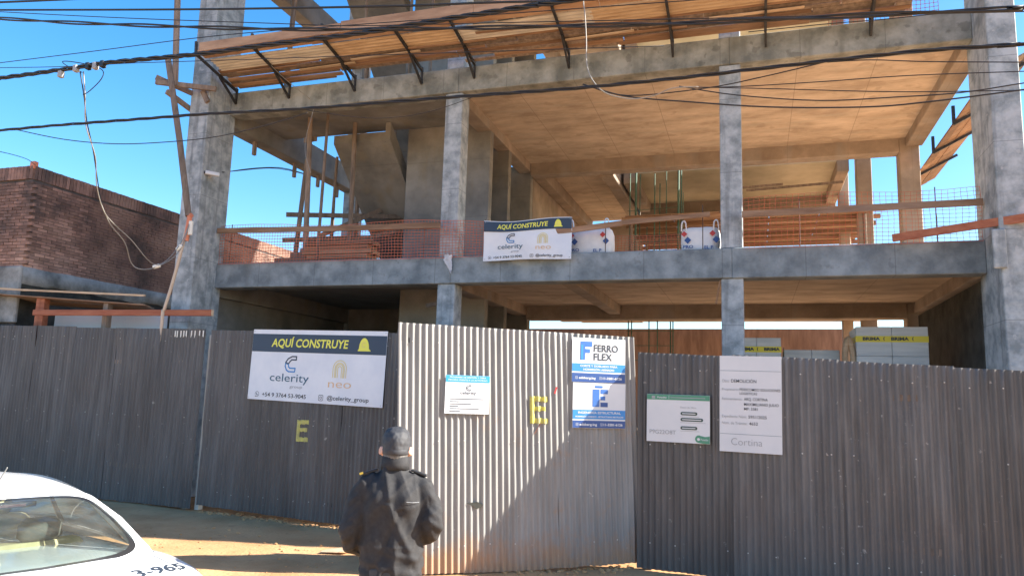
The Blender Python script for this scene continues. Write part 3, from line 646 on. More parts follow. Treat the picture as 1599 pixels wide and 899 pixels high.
# sprayed letters follow the corrugation
def spray_letter(parent, x, z, wd, h, t, mt, sh=0.):
    m = MB(); n = 40
    for (x0, x1, z0, z1) in ((0, t, 0, h), (t, wd, h-t, h), (t, wd*.85, h*.46, h*.46+t*.9), (t, wd, 0, t)):
        k = max(3, int((x1-x0)/.007))
        for i in range(k):
            a = x+x0+(x1-x0)*i/k; b = x+x0+(x1-x0)*(i+1)/k
            j0, j1 = .012*nz(a*30, z0*9), .012*nz(a*30, z1*9, 4)
            m.quad((a+sh*(z+z0), cy(a)-.018, z+z0+j0), (b+sh*(z+z0), cy(b)-.018, z+z0+j0), (b+sh*(z+z1), cy(b)-.018, z+z1+j1), (a+sh*(z+z1), cy(a)-.018, z+z1+j1))
    return m.build('sprayed_letter', mt, parent)
spray_letter(GL, 2.0, 1.235, .25, .33, .065, 'spray_old'); spray_letter(GM, uz(1.43)+.09, 1.71, .23, .32, .06, 'spray', SH)
m = MB(); a = uz(1.19)+.09
m.bar((a-.01, -.014, 2.07), (a+.015, -.014, 2.15), .02, .004); m.build('paint_mark', 'red_paint', GM)
m = MB()
for k in range(10): m.bar((uz(1.45)+.09+.008*k, -.0135, 1.70-.013*(9-k)), (uz(1.45)+.09+.008*(k+1), -.0135, 1.70-.013*(8-k)), .012, .003)
m.build('rust_mark', 'wood_red', GM)
# rubble of earth along the foot of the gate
m = MB(); rnd = random.Random(4)
def stone(x, y, r):
    bmx = bmesh.new(); bmesh.ops.create_icosphere(bmx, subdivisions=1, radius=r); n = len(m.v); idx = {}
    for i, v in enumerate(bmx.verts):
        k = 1+.45*nz(v.co.x*40+x*9, v.co.y*40+y*9, v.co.z*40); m.v.append((x+v.co.x*k*1.3, y+v.co.y*k, max(-.01, gz(x, y)+v.co.z*k*.7+r*.2))); idx[v] = n+i
    for f in bmx.faces: m.f.append(tuple(idx[v] for v in f.verts))
    bmx.free()
for k in range(420):
    t = rnd.random()
    if k < 240: p = hl+dl*(t*3.7); off = Vector((0, rnd.gauss(.02, .09)))
    elif k < 330: p = fe+dm*(1.3+t*1.6); off = Vector((0, rnd.gauss(.05, .09)))
    else: p = Vector((-8+6.5*t, 8+rnd.random()*2)); off = Vector((0, 0))
    stone(p.x+off.x, p.y+off.y, rnd.uniform(.008, .03))
for k in range(700): stone(rnd.uniform(-9, 0), rnd.uniform(3, 9.3), rnd.uniform(.004, .014))
rb = m.build('earth_rubble', 'soil'); rb['kind'] = 'stuff'; tag(rb, 'small clods of orange earth strewn along the foot of the gate', 'rubble')
pp = MB()
for (a, b_, c, d_) in (((0, 0, .01), (.34, .05, .02), (.36, .28, .09), (.05, .24, .03)), ((.36, .28, .09), (.34, .05, .02), (.5, .08, .05), (.5, .26, .02))): pp.quad(a, b_, c, d_)
pp = pp.build('cardboard_scrap', 'wood_pale'); pp.location = (-5.25, 8.62, .012); pp.scale = (.7, .7, .55); tag(pp, 'bent pale cardboard scrap lying on the sunlit earth', 'scrap')

# ------------------------------------------------------------------ brick house on the left
HX, HY = -14.2, 11.3
Hs = thing('brick_house', 'old flat roofed house of dark weathered red brick beside the concrete building', 'house', (HX, HY, 0))
def hz(y): return 6.52-.022*(y-HY)                              # parapet height along the side
side = MB().box(-.22, -.014, 0, 11.5, 0, 6.22).build('wall', 'mortar', Hs); front = MB().box(-4, -.22, .014, .22, 0, 6.22).build('wall', 'mortar', Hs)
Lb, Hb, Tb, J = .225, .056, .05, .011
bm_v = []
for k in range(4):
    mb = MB(); r = random.Random(k); q = lambda: r.uniform(-.004, .004)
    mb.box(0, Tb, 0, Lb, 0, Hb); mb.v = [(v[0]+q(), v[1]+q(), v[2]+q()) for v in mb.v]; bm_v.append(mb)
bm_me = [b.mesh('brick') for b in bm_v]
for me in bm_me: me.materials.append(M['brick'])
bricks = []
z = 4.35; row = 0
while z < 6.12:
    y = .0-(.5*Lb if row % 2 else 0)+.0
    while y < 10.8:
        y0 = max(y, 0.0)
        if y >= 0: bricks.append((side, -Tb+random.uniform(-.006, .004), y, z, 0, 1))
        y += Lb+J
    x = -.0-(Lb if row % 2 == 0 else Lb*.5)
    while x > -2.0: bricks.append((front, x, random.uniform(-.004, .006), z, 1, 1)); x -= Lb+J
    z += Hb+J; row += 1
# soldier course on top: bricks on end
y = 0.0
while y < 10.8: bricks.append((side, -Tb+.012, y, 6.20, 2, 1)); y += .075+J
x = -.09
while x > -2.0: bricks.append((front, x, -.012, 6.20, 3, 1)); x -= .075+J
bricks.sort(key=lambda b: (0 if b[4] in (0, 2) else .4)+(b[2] if b[4] in (0, 2) else -b[1])*1.0)
def bmat(b):
    par, x, y, zz, kind, _ = b
    T_ = Matrix.Translation((x, y, zz))
    if kind == 0: return T_
    if kind == 1: return T_@Matrix.Translation((0, Tb-.05, 0))@Matrix.Rotation(rad(-90), 4, 'Z')@Matrix.Translation((-.04, 0, 0))
    if kind == 2: return T_@Matrix.Translation((0, .075, 0))@Matrix.Rotation(rad(90), 4, 'X')@Matrix.Diagonal((1, 1.25, 1.3, 1))
    return T_@Matrix.Rotation(rad(-90), 4, 'Z')@Matrix.Translation((-.03, .075, 0))@Matrix.Rotation(rad(90), 4, 'X')@Matrix.Diagonal((1, 1.25, 1.3, 1))
rest = {id(side): (side, MB()), id(front): (front, MB())}
nb = 0
for i, b in enumerate(bricks):
    mw = bmat(b)
    if nb < 300:
        o = bpy.data.objects.new('brick', random.choice(bm_me)); COL.objects.link(o); o.parent = b[0]; o.matrix_local = mw; nb += 1
    else:
        src = random.choice(bm_v); dst = rest[id(b[0])][1]; n = len(dst.v); dst.v += [tuple(mw@Vector(v)) for v in src.v]; dst.f += [tuple(n+k for k in f) for f in src.f]
for par, mb in rest.values():
    if mb.v: mb.build('brickwork', 'brick', par, kind='stuff')
# rough rendered band below the bricks and the lower wall
m = MB(); n = 40
for i in range(n+1):
    y = 11.4*i/n
    for xx, zz in ((-.01, 4.36+.02*nz(y*3)), (.035+.02*nz(y*2, 4), 4.33+.03*nz(y*2.2)), (.04+.02*nz(y*2, 7), 4.05+.05*nz(y*1.7, 3)), (-.01, 4.0+.08*nz(y*1.5, 9))): m.v.append((xx, y, zz))
for i in range(n):
    for k in range(3): m.f.append((i*4+k, (i+1)*4+k, (i+1)*4+k+1, i*4+k+1))
m.build('render_band', 'render_old', Hs, smooth=True)
MB().box(-.21, -.004, .02, 11.4, 0, 4.02).build('lower_wall', 'black_wall', Hs)
MB().box(-2.2, .03, -.06, .02, 3.2, 4.36).build('lower_wall', 'render_old', Hs, bevel=.02)
MB().box(-.12, .01, -.03, .07, 6.42, 6.58).build('corner_cap', 'clay_pipe', Hs, bevel=.01)
MB().box(-.9, -.5, -.09, -.06, 3.65, 3.75).build('vent', 'white', Hs)
# timber canopy between house and building
Cn = thing('timber_canopy', 'low plank canopy of old boards over the fence beside the brick house', 'canopy', (-12.8, 11.2, 3.2))
for k in range(5):
    MB().box(-2.4+.05*k, 2.02-.06*k, -.12+.16*k, .035+.16*k, 0, .022, Matrix.Translation((0, 0, .42))@Matrix.Rotation(rad(3.9), 4, 'Y')@Matrix.Rotation(rad(-7), 4, 'X')).build('plank', ['wood', 'wood_grey', 'wood', 'wood', 'wood_grey'][k], Cn)
m = MB(); m.bar((-2.5, -.15, .72), (-.9, -.15, .62), .04, .04); m.build('edge_batten', 'wood_pale', Cn); m = MB(); m.bar((-.95, -.155, .625), (2.05, -.155, .475), .045, .035); m.build('edge_batten', 'wood_pale', Cn)
for x, h_ in ((-.65, .55), (-.55, .5), (1.05, .4)): MB().box(x-.06, x+.05, -.06, .06, -3.2, h_-.04).build('post', 'wood_red' if x < 0 else 'wood_grey', Cn)
tm = MB().box(-2.1, 2.1, -.03, .03, -.055, .055).build('timber_beam', 'wood_red', bevel=.006); tm.location = (-11.25, 10.98, 3.35); tm.rotation_euler = (0, rad(.4), 0)
tag(tm, 'loose red timber beam lying level above the fence top', 'timber')
MB().box(2.1, 2.103, -.03, .03, -.055, .055).build('sawn_end', 'wood_pale', tm)
ws = MB().box(-1.4, 1.4, 0, .01, 0, .5).build('white_sheet', 'white'); ws.location = (-12.0, 11.5, 2.95); tag(ws, 'white sheet leaning behind the red timber beam', 'sheet')

# ------------------------------------------------------------------ first-floor nets, rails, stakes, props
def net(label, x0, x1, ztop, y=11.93, z0=4.40, cw=.062, ch=.05, wd=.008, seed=0, wavy=.015):
    m = MB(); n = int((x1-x0)/cw); k = int((ztop((x0+x1)/2)-z0)/ch)
    def P(i, j):
        x = x0+(x1-x0)*i/n; t = j/k; z = z0+(ztop(x)-z0)*t+.012*nz(x*2.2, t*2, seed)
        return Vector((x+.02*nz(x*1.5, t*3, seed+5)+.03*(t-.5)*nz(x*.7, seed), y+wavy*nz(x*1.2, z*2, seed+9)-.01, z))
    G = [[P(i, j) for j in range(k+1)] for i in range(n+1)]
    for i in range(n+1):
        for j in range(k):
            a, b = G[i][j], G[i][j+1]; o = Vector((wd*.45, 0, 0)); m.quad(a-o, a+o, b+o, b-o)
    for j in range(k+1):
        for i in range(n):
            a, b = G[i][j], G[i+1][j]; o = Vector((0, .0005, wd*.55)); m.quad(a-o, b-o, b+o, a+o)
    o = m.build('safety_net', 'net'); return tag(o, label, 'net', None)
net('orange safety net across the stair bay above the first floor beam', -9.9, -4.3, lambda x: 5.15-.02*(x+9.9)+.03*math.sin(x*1.9), seed=1)
net('orange safety net across the bay with the white bulk bags', -4.25, -.15, lambda x: 4.92+.04*math.sin(x*1.1), seed=2, ch=.042, y=12.95)
net('orange safety net between the slim column and the thick end column', -.12, 3.12, lambda x: 5.2+.03*math.sin(x*2), seed=3, cw=.08, ch=.06, wd=.006)
net('orange safety net above the tray near the thick end column', 1.2, 2.75, lambda x: 8.9, z0=7.95, y=12.05, seed=4, ch=.06)
def board(name, label, pts, wd, h, mt='wood', cat='board'):
    m = MB()
    for a, b in zip(pts[:-1], pts[1:]): m.bar(a, b, wd, h)
    return tag(m.build(name, mt), label, cat)
board('rail_board', 'long brown rail board tied across the stair bay net', [(-9.95, 11.88, 5.06), (-7.5, 11.88, 5.0), (-5.22, 11.88, 4.97)], .03, .1)
board('rail_board', 'brown rail board sagging behind the wavy banner and white bags', [(-4.3, 11.89, 4.72), (-2.84, 11.89, 4.79), (-1.72, 11.89, 4.9)], .03, .09)
board('rail_board', 'split brown rail board overlapping the sagging one and ending before the slim column', [(-2.0, 11.86, 4.87), (-.62, 11.86, 4.95)], .03, .075)
board('rail_board', 'brown rail board between the slim column and the thick end column', [(-.14, 11.89, 4.93), (3.14, 11.89, 4.96)], .03, .10)
board('leaning_board', 'red brown board slanting up in front of the thick end column', [(1.95, 11.85, 4.47), (4.1, 10.98, 4.60)], .035, .11, 'wood_red')
for i, (x, h_) in enumerate(((-9.7, 5.2), (-6.6, 4.85), (-5.57, 5.0), (-4.42, 5.06), (-2.3, 4.9), (-.74, 5.14), (.70, 5.16), (2.56, 5.24))):
    o = MB().tube([(0, 0, 0), (0, 0, h_-4.42)], .008, 5).build('rebar_stake', 'rebar'); o.location = (x, 11.99 if i != 3 else 11.985, 4.42); tag(o, 'thin dark steel bar holding the net '+['beside the thick left column', 'in the middle of the stair bay', 'just left of the second column', 'at the left edge of the wavy banner', 'beside the first white bulk bag', 'just left of the slim column', 'right of the slim column, mid bay', 'near the thick end column'][i], 'stake', 'steel bars holding the nets')
# timber props and bracing in the stair bay
for nm, (a, b, r) in enumerate((((-9.35, 13.6, 4.43), (-9.2, 13.6, 7.0), .05), ((-8.6, 12.9, 4.43), (-8.72, 12.9, 7.65), .055), ((-7.9, 13.4, 4.43), (-7.95, 13.4, 7.65), .05), ((-8.75, 16.6, 4.43), (-8.75, 16.6, 7.3), .06))):
    lab = ['leaning grey timber prop nearest the thick left column in the stair bay', 'thick grey timber prop standing behind the stair bay net', 'grey timber prop standing just left of the sloping stair', 'far grey timber prop below the foot of the sloping stair'][nm]
    tag(MB().tube([a, b], [r*1.05, r*.95], 8).build('timber_prop', 'wood_grey'), lab, 'prop')
Bk = thing('timber_bracing', 'grey timber bracing boards nailed across the props in the stair bay', 'bracing', (-8.6, 13.7, 5.0))
for a, b in (((-1.1, 0, .82), (1.2, 1.4, 1.0)), ((-1.15, 0, .25), (1.0, 1.4, .55)), ((-.25, 0, .3), (.9, 1.5, 1.4)), ((-.05, .1, 0.05), (1.5, 1.6, .9)), ((-.3, -.7, 2.2), (.0, -.7, 2.22)), ((.6, 2.8, .2), (1.5, 2.9, .25)), ((.6, 2.8, .5), (1.5, 2.9, .55)), ((.6, 2.8, .8), (1.5, 2.9, .85)), ((.6, 2.8, 1.1), (1.4, 2.9, 1.13))):
    MB().bar(a, b, .035, .1).build('brace', 'wood_grey', Bk)
for i, (y, l_) in enumerate(((13.1, .3), (14.6, .35), (15.6, .3), (16.5, .32))):
    o = MB().box(-.03, .03, -.04, .04, -l_, 0).build('hanging_batten', 'wood_grey'); o.location = (-10.2, y, 7.31); tag(o, 'short batten hanging below the left side beam', 'batten', 'battens below the side beam')
for i, (x, y) in enumerate(((-7.0, 13.1), (-6.2, 13.3))):
    pass
for i, (x, y, l_) in enumerate(((-8.95, 15.4, 3.2), (-8.2, 15.6, 3.2), (-9.6, 13.2, 3.1))):
    tag(MB().tube([(x, y, 7.95 if i > 1 else 5.7), (x+.06, y, 7.93+l_)], .055, 8).build('timber_prop', 'wood_grey'), ['upper timber prop seen above the tray beside the side beam', 'upper timber prop seen above the tray right of its neighbour', 'upper timber prop close behind the thick left column'][i], 'prop')
for i, (x, y, z0_, z1_, dx) in enumerate(((-9.0, 14.4, 4.43, 7.3, .05), (-9.55, 15.4, 4.43, 7.28, -.04), (-8.2, 12.7, 4.43, 7.62, .03), (-9.3, 12.8, 7.93, 10.9, .1), (-7.7, 13.2, 7.93, 11.1, -.05), (-6.6, 13.0, 7.93, 11.1, .04), (-6.0, 12.8, 7.93, 11.1, 0))):
    tag(MB().tube([(x, y, z0_), (x+dx, y, z1_)], .032, 7).build('timber_prop', 'wood_grey'), ['thin timber prop in front of the side beam in the stair bay', 'thin timber prop under the middle of the left side beam', 'thin timber prop close behind the stair bay rail board', 'thin upper prop above the tray by the thick left column', 'thin upper prop above the tray over the stair bay', 'thin upper prop above the tray left of the core wall', 'thin upper prop above the tray in front of the core wall'][i], 'prop')
st = thing('board_stack', 'stack of brown formwork boards behind the stair bay net', 'boards', (-7.6, 12.9, 4.43))
for k in range(6): MB().box(-.95+.05*(k % 3), .5+.07*(k % 2), -.2, .2, .09*k, .09*k+.075).build('board', random.choice(['wood', 'wood_grey', 'ply']), st)
for k in range(3): MB().box(-2.0+.3*k, -1.0, -.15+.1*k, .25, .13*k, .13*k+.12).build('board', 'wood_grey', st)
# green bars at the floor opening
Gb = thing('column_starter_bars', 'cluster of tall green coated starter bars rising at the floor opening', 'rebar', (-2.1, 17.9, 4.43))
for x, y, h_, r in ((-.75, 0, 3.6, .016), (-.62, .1, 3.6, .03), (-.55, .3, 3.6, .014), (-.35, .1, 2.2, .012), (-.15, 0, 3.5, .016), (-.05, .2, 3.3, .014), (.12, .1, 3.6, .012), (.42, 0, 3.6, .03), (.47, .15, 3.6, .02), (.52, .05, 3.0, .012)):
    MB().tube([(x, y, 0), (x+.02, y, h_-.4)], r, 6).build('bar', 'green', Gb)
for z in (.6, 1.4, 2.2): MB().bar((-.8, .05, z), (.55, .05, z+.05), .012, .012).build('tie', 'green', Gb)
Gg = thing('column_starter_bars', 'green steel bars standing on the ground floor below the rear beam', 'rebar', (-2.2, 18.2, 1.3))
for x in (-.7, -.62, -.2, .0, .3, .36): MB().tube([(x, .1*(x > 0), 0), (x, .1*(x > 0), 2.65)], .016, 6).build('bar', 'green', Gg)
for z in (1.7, 2.05, 2.4): MB().bar((-.75, -.03, z), (.4, -.03, z), .014, .014).build('tie', 'green', Gg)
for i, (a, b) in enumerate((((-.1, 17.6, 6.9), (1.95, 17.6, 6.98)), ((-.2, 17.7, 7.0), (.7, 17.7, 7.03)))):
    tag(MB().bar(a, b, .04, .05).build('batten', 'wood_grey'), ['long brown batten spanning below the rear beam', 'short brown batten spanning below the rear beam'][i], 'batten')
# leaning plank and pale scrap by the ground floor column
tag(MB().bar((-.55, 12.1, 3.55), (-.48, 12.05, 3.93), .02, .035).build('wood_scrap', 'wood'), 'splintered wood scrap hanging at the head of the slim ground floor column', 'scrap')
tag(MB().bar((-5.7, 12.5, 3.62), (-5.28, 12.5, 3.72), .03, .07).build('board_end', 'wood_grey'), 'grey board end sticking out of the ground floor column under the rag', 'board')

# bulk bags
def bag(label, loc, wx, wy, h):
    r = thing('bulk_bag', label, 'bag', loc)
    m = MB(); rings = []; N = 28
    for j, (t, k) in enumerate(((0, .93), (.1, 1.0), (.4, 1.03), (.75, 1.0), (.93, .92), (1.0, .62), (1.02, .2))):
        ring = []
        for i in range(N):
            a = 2*math.pi*i/N; c, s_ = math.cos(a), math.sin(a); p = .55
            x = wx/2*k*math.copysign(abs(c)**p, c); y = wy/2*k*math.copysign(abs(s_)**p, s_)
            w_ = .03*nz(x*5+loc[0], y*5, t*3); ring.append((x*(1+w_), y*(1+w_), h*t+.03*nz(x*4+loc[0]*3, y*4)*(t > .5)))
        rings.append(ring)
    m.loft(rings).build('fabric', 'bag', r, smooth=True)
    for x in (-.42, .40):
        MB().tube(spline([(x*wx-.03, -wy*.45, h*.8), (x*wx-.02, -wy*.48, h*1.12), (x*wx+.015, -wy*.47, h*1.2), (x*wx+.04, -wy*.46, h*1.1), (x*wx+.05, -wy*.45, h*.8)], 4), .012, 6).build('handle', 'bag', r)
    for x in (-.36, .36):
        m = MB(); X = x*wx; Y = -wy*.535-.004
        for dx, dz, s_ in ((-.02, .07, .05),): m.poly([(X+dx, Y, h*.5+dz-s_), (X+dx+s_, Y, h*.5+dz), (X+dx, Y, h*.5+dz+s_), (X+dx-s_, Y, h*.5+dz)])
        m.build('print', 'red_print', r); m = MB(); X += .035
        m.poly([(X, Y-.002, h*.42-.06), (X+.055, Y-.002, h*.42), (X, Y-.002, h*.42+.06), (X-.055, Y-.002, h*.42)]); m.build('print', 'blue_dark', r)
    text(r, 'PRO', -.42*wx, .045, .05, width=.16, mt='blue_dark', y=-wy*.535-.004, bold=.02); text(r, 'EL P', .12*wx, .03, .05, width=.14, mt='blue_dark', y=-wy*.535-.004, bold=.02)
    return r
bag('white bulk bag with open loop standing right beside the wavy banner', (-2.62, 12.45, 4.43), .74, .6, .50)
bag('lower white bulk bag standing left of the slim column', (-.80, 12.45, 4.43), .62, .55, .42)
# wrapped pallets with printed tape
def pallet(label, x0, x1, y0, y1, z1, tape=True):
    r = thing('wrapped_pallet', label, 'pallet', ((x0+x1)/2, (y0+y1)/2, 1.3)); w_ = (x1-x0)/2; d_ = (y1-y0)/2; h_ = z1-1.3
    MB().box(-w_, w_, -d_, d_, 0, .12).build('pallet_base', 'wood_pale', r)
    n = 2
    for i in range(n):
        for k in range(4): MB().box(-w_+2*w_*i/n+.002, -w_+2*w_*(i+1)/n-.002, -d_, d_, .12+(h_-.12)*k/4+.001, .12+(h_-.12)*(k+1)/4-.001).build('carton', 'wrap', r, bevel=.006)
    if tape:
        zt = h_-.25
        MB().box(-w_-.003, w_+.003, -d_-.004, d_+.004, zt, zt+.1).build('tape', 'tape', r)
        x = -w_+.1
        while x < w_-.2: text(r, 'BRIMA', x, zt+.03, .05, width=.26, mt='ink', bold=.05, y=-d_-.007); stroke(r, 'print', [(x+.32, zt+.03), (x+.31, zt+.05), (x+.32, zt+.08)], .012, 'ink', y=-d_-.006); x += .42
    return r
pallet('tall grey wrapped pallet with yellow printed tape beside the dark side wall', 1.60, 2.66, 13.4, 14.3, 3.33)
pallet('grey wrapped pallet with yellow printed tape just right of the slim column', -.35, .45, 13.6, 14.5, 3.16)
pallet('low grey wrapped pallet between the two taped ones', .5, 1.4, 13.9, 14.7, 2.98, False)
wp = MB(); wp.tube(spline([(1.45, 13.5, 2.4), (1.44, 13.5, 2.9), (1.5, 13.52, 3.15), (1.56, 13.5, 2.85), (1.55, 13.5, 2.4)], 5), .05, 8); tag(wp.build('rolled_sack', 'wood_pale', smooth=True), 'pale rolled sack squeezed beside the tall wrapped pallet', 'sack')
# rag on the beam corner by the second column
m = MB(); NX, NZ = 16, 30
for i in range(NX+1):
    for j in range(NZ+1):
        t = j/NZ; wv = .15 if t < .35 else lerp(.15, .012, (t-.35)/.65); u = i/NX-.5
        x = -5.07+wv*u+.10*max(0, t-.3)+.02*nz(t*6, 3.3); z = 4.45-.34*t+.03*nz(u*4+.3, t*3+.7)*(1-t)
        m.v.append((x, 11.935-.035*abs(nz(u*7+.4, t*5+.2))-.02*(1-t)*(.25-u*u)*4, z))
for i in range(NX):
    for j in range(NZ): m.f.append((i*(NZ+1)+j, (i+1)*(NZ+1)+j, (i+1)*(NZ+1)+j+1, i*(NZ+1)+j+1))
tag(m.build('rag', 'cloth', smooth=True), 'crumpled pale rag hanging over the beam where the second column stands', 'rag')
# security camera on the thick left column
sc = thing('security_camera', 'small white security camera bracketed on the thick left column', 'camera', (-9.98, 11.55, 6.05))
m = MB(); m.bar((0, 0, 0), (.12, -.05, .02), .03, .03); m.build('arm', 'white', sc); m = MB(); m.bar((.02, -.14, .05), (.22, .02, .03), .08, .075); m.build('housing', 'white', sc, bevel=.01)
m = MB(); m.tube([(.005, -.155, .05), (.02, -.14, .05)], .025, 10); m.build('lens', 'trim', sc)
# timber outrigger and poles at the thick left column
Og = thing('timber_outrigger', 'rough timber outrigger nailed to the thick left column at second floor height', 'bracket', (-10.42, 11.35, 7.7))
for a, b in (((-.45, -.45, .1), (.62, -.04, .02)), ((-.46, -.45, .2), (.1, .1, -.02)), ((-.2, -.42, -.1), (-.05, .2, -.3)), ((.3, -.03, .02), (.44, -.03, -.22))): MB().bar(a, b, .06, .09).build('timber', 'wood_grey', Og)
tag(MB().tube([(-10.50, 10.75, 8.2), (-10.0, 10.72, 6.5), (-9.62, 10.7, 5.05)], .055, 8).build('leaning_pole', 'wood_grey'), 'slanting grey pole tied to the timber outrigger above the brick wall', 'pole')
tag(MB().tube([(-10.68, 11.0, 9.9), (-10.5, 11.0, 7.72)], .06, 8).build('upright_pole', 'wood_grey'), 'upright grey pole rising from the timber outrigger', 'pole')
cd = thing('service_conduit', 'bent pale pipe with orange cap leaning in front of the thick left column', 'pipe', (-9.62, 10.7, 3.1))
MB().tube(spline([(.0, 0, 1.85), (-.1, 0, 1.25), (-.22, 0, .7), (-.33, 0, .28), (-.36, .0, .1), (-.36, .05, -1.5), (-.36, .05, -3.1)], 5), .03, 8).build('pipe', 'pvc', cd, smooth=True)
MB().tube([(.0, 0, 1.5), (.03, 0, 1.95), (.07, 0, 1.97)], .045, 8).build('cap', 'clay_pipe', cd); MB().tube([(.08, -.01, 1.6), (.08, -.01, 1.85)], .04, 8).build('junction', 'paintwhite', cd)

# ------------------------------------------------------------------ overhead cables
def cable(label, pts, r, mt='cable', strands=1, twist=.5, name='overhead_cable', ext=True):
    P = [Vector(p) for p in pts]
    if ext:                                                     # run on past both ends of the view
        P = [P[0]+(P[0]-P[1]).normalized()*6]+P+[P[-1]+(P[-1]-P[-2]).normalized()*6]
    Q = spline(P, 5); m = MB()
    if strands == 1: m.tube(Q, r, 6)
    else:
        L = 0; ac = [0]
        for a, b in zip(Q[:-1], Q[1:]): L += (b-a).length; ac.append(L)
        n = int(L/.12); res = []
        k = 0
        for i in range(n+1):
            s_ = L*i/n
            while k < len(ac)-2 and ac[k+1] < s_: k += 1
            t = (s_-ac[k])/max(1e-6, ac[k+1]-ac[k]); res.append((s_, Q[k].lerp(Q[k+1], t)))
        for q in range(strands):
            line = []
            for s_, p in res:
                an = 2*math.pi*(s_/twist+q/strands)+.6*nz(s_*.7, q); rr = r*(1.0+.35*nz(s_*.9, q*3.1))
                line.append(p+Vector((0, math.cos(an), math.sin(an)))*rr)
            m.tube(line, r*.8, 5)
    return tag(m.build(name, mt, smooth=True), label, 'cable')
cable('short thin cable crossing the upper sky corner above all others', [(-11.33, 7.5, 7.64), (-9.77, 7.5, 7.47), (-8.57, 7.5, 7.35), (-6, 7.5, 7.15)], .016)
cable('straight black cable passing just above the timber tray into the sky', [(-11.46, 7.6, 7.61), (-10.65, 7.6, 7.5), (-7.1, 7.6, 7.02), (-4.21, 7.6, 6.66), (-2.88, 7.6, 6.52), (-1.82, 7.6, 6.4), (-1.11, 7.6, 6.35)], .014)
cable('black cable running along the timber tray and over the thick end column', [(-11.14, 7.4, 7.38), (-10.34, 7.4, 7.22), (-8.52, 7.4, 6.9), (-5.7, 7.4, 6.46), (-3.75, 7.4, 6.21), (-1.77, 7.4, 5.99), (-.75, 7.4, 5.88), (.78, 7.4, 5.75), (2.37, 7.4, 5.62), (2.67, 7.4, 5.6)], .016, strands=2, twist=2.5)
cable('thin cable just above the tray cable over the sky', [(-11.76, 7.8, 7.78), (-10.79, 7.8, 7.59), (-8.39, 7.8, 7.17), (-6.01, 7.8, 6.78), (-4.67, 7.8, 6.57), (-2.5, 7.8, 6.33)], .006)
cable('thick twisted black cable bundle rising over the timber tray, with the clamps', [(-10.35, 7.0, 6.06), (-9.63, 7.0, 6.06), (-8.4, 7.0, 6.06), (-7.77, 7.0, 6.07), (-6.37, 7.0, 6.02), (-5.37, 7.0, 6.02), (-4.18, 7.0, 6.01), (-3.09, 7.0, 6.04), (-2.08, 7.0, 6.06), (-1.48, 7.0, 6.06)], .018, strands=3, twist=.7)
cable('thin cable slanting up across the sky behind the thick bundle', [(-11.58, 7.8, 6.78), (-10.78, 7.8, 6.77), (-8.92, 7.8, 6.74), (-7.24, 7.8, 6.72), (-6.0, 7.8, 6.67), (-5.04, 7.8, 6.61)], .006)
cable('thin level cable hugging the thick bundle near its clamps', [(-11.13, 7.5, 6.59), (-10.35, 7.5, 6.51), (-9.12, 7.5, 6.39), (-7.98, 7.5, 6.31), (-6.82, 7.5, 6.21)], .005)
cable('long twisted black cable bundle crossing below the second floor beam', [(-10.5, 7.2, 5.45), (-9.77, 7.2, 5.41), (-8.63, 7.2, 5.39), (-7.06, 7.2, 5.35), (-6.28, 7.2, 5.33), (-4.92, 7.2, 5.27), (-3.14, 7.2, 5.23), (-1.7, 7.2, 5.19), (-.66, 7.2, 5.19), (.47, 7.2, 5.21), (1.44, 7.2, 5.22), (2.29, 7.2, 5.19), (2.58, 7.2, 5.19)], .0115, strands=3, twist=1.1)
cable('thin slack cable looping below the long bundle in front of the sky', [(-9.61, 7.3, 5.44), (-8.72, 7.3, 5.23), (-7.84, 7.3, 5.1), (-7.01, 7.3, 5.06), (-6.24, 7.3, 5.07), (-5.51, 7.3, 5.16), (-4.98, 7.3, 5.26)], .006, ext=False)
cable('lowest slack cable across the orange ceiling to the thick end column', [(-1.66, 7.3, 5.27), (-1.32, 7.3, 5.13), (-1.06, 7.3, 5.06), (-.67, 7.3, 4.99), (.17, 7.3, 4.85), (1.02, 7.3, 4.77), (1.55, 7.3, 4.77), (2.29, 7.3, 4.81), (2.59, 7.3, 4.83), (4.5, 7.3, 5.0)], .0075, ext=False)
cable('slack cable rejoining the long bundle right of the slim column', [(-1.59, 7.3, 5.24), (-1.19, 7.3, 5.1), (-.42, 7.3, 5.1), (.12, 7.3, 5.16), (.76, 7.3, 5.26)], .006, ext=False)
cable('second slack cable across the orange ceiling, just above the lowest one', [(-.68, 7.4, 5.19), (-.12, 7.4, 5.04), (.64, 7.4, 4.91), (1.3, 7.4, 4.88), (1.83, 7.4, 4.87), (2.33, 7.4, 4.91), (2.63, 7.4, 4.93), (4.5, 7.4, 5.1)], .006, ext=False)
cable('thin cable rising gently across the orange ceiling', [(-.69, 7.5, 5.22), (-.12, 7.5, 5.17), (.66, 7.5, 5.14), (1.44, 7.5, 5.12), (2.37, 7.5, 5.06), (2.67, 7.5, 5.04), (4.5, 7.5, 5.0)], .005, ext=False)
cable('thin level cable across the middle of the orange ceiling', [(-.7, 7.6, 5.27), (.18, 7.6, 5.16), (1.34, 7.6, 5.01), (2.39, 7.6, 4.92), (2.69, 7.6, 4.89), (4.5, 7.6, 4.8)], .005, ext=False)
cable('thin cable leaving the long bundle towards the thick end column', [(.7, 7.2, 5.2), (1.07, 7.2, 5.18), (1.54, 7.2, 5.11), (2.28, 7.2, 5.02), (2.56, 7.2, 4.98), (4.5, 7.2, 4.8)], .005, ext=False)
cable('thin cable along the upper beam under the tray cable', [(.0, 7.9, 5.94), (.77, 7.9, 5.93), (1.31, 7.9, 5.91), (2.0, 7.9, 5.9), (2.53, 7.9, 5.86), (4.5, 7.9, 5.75)], .005, ext=False)
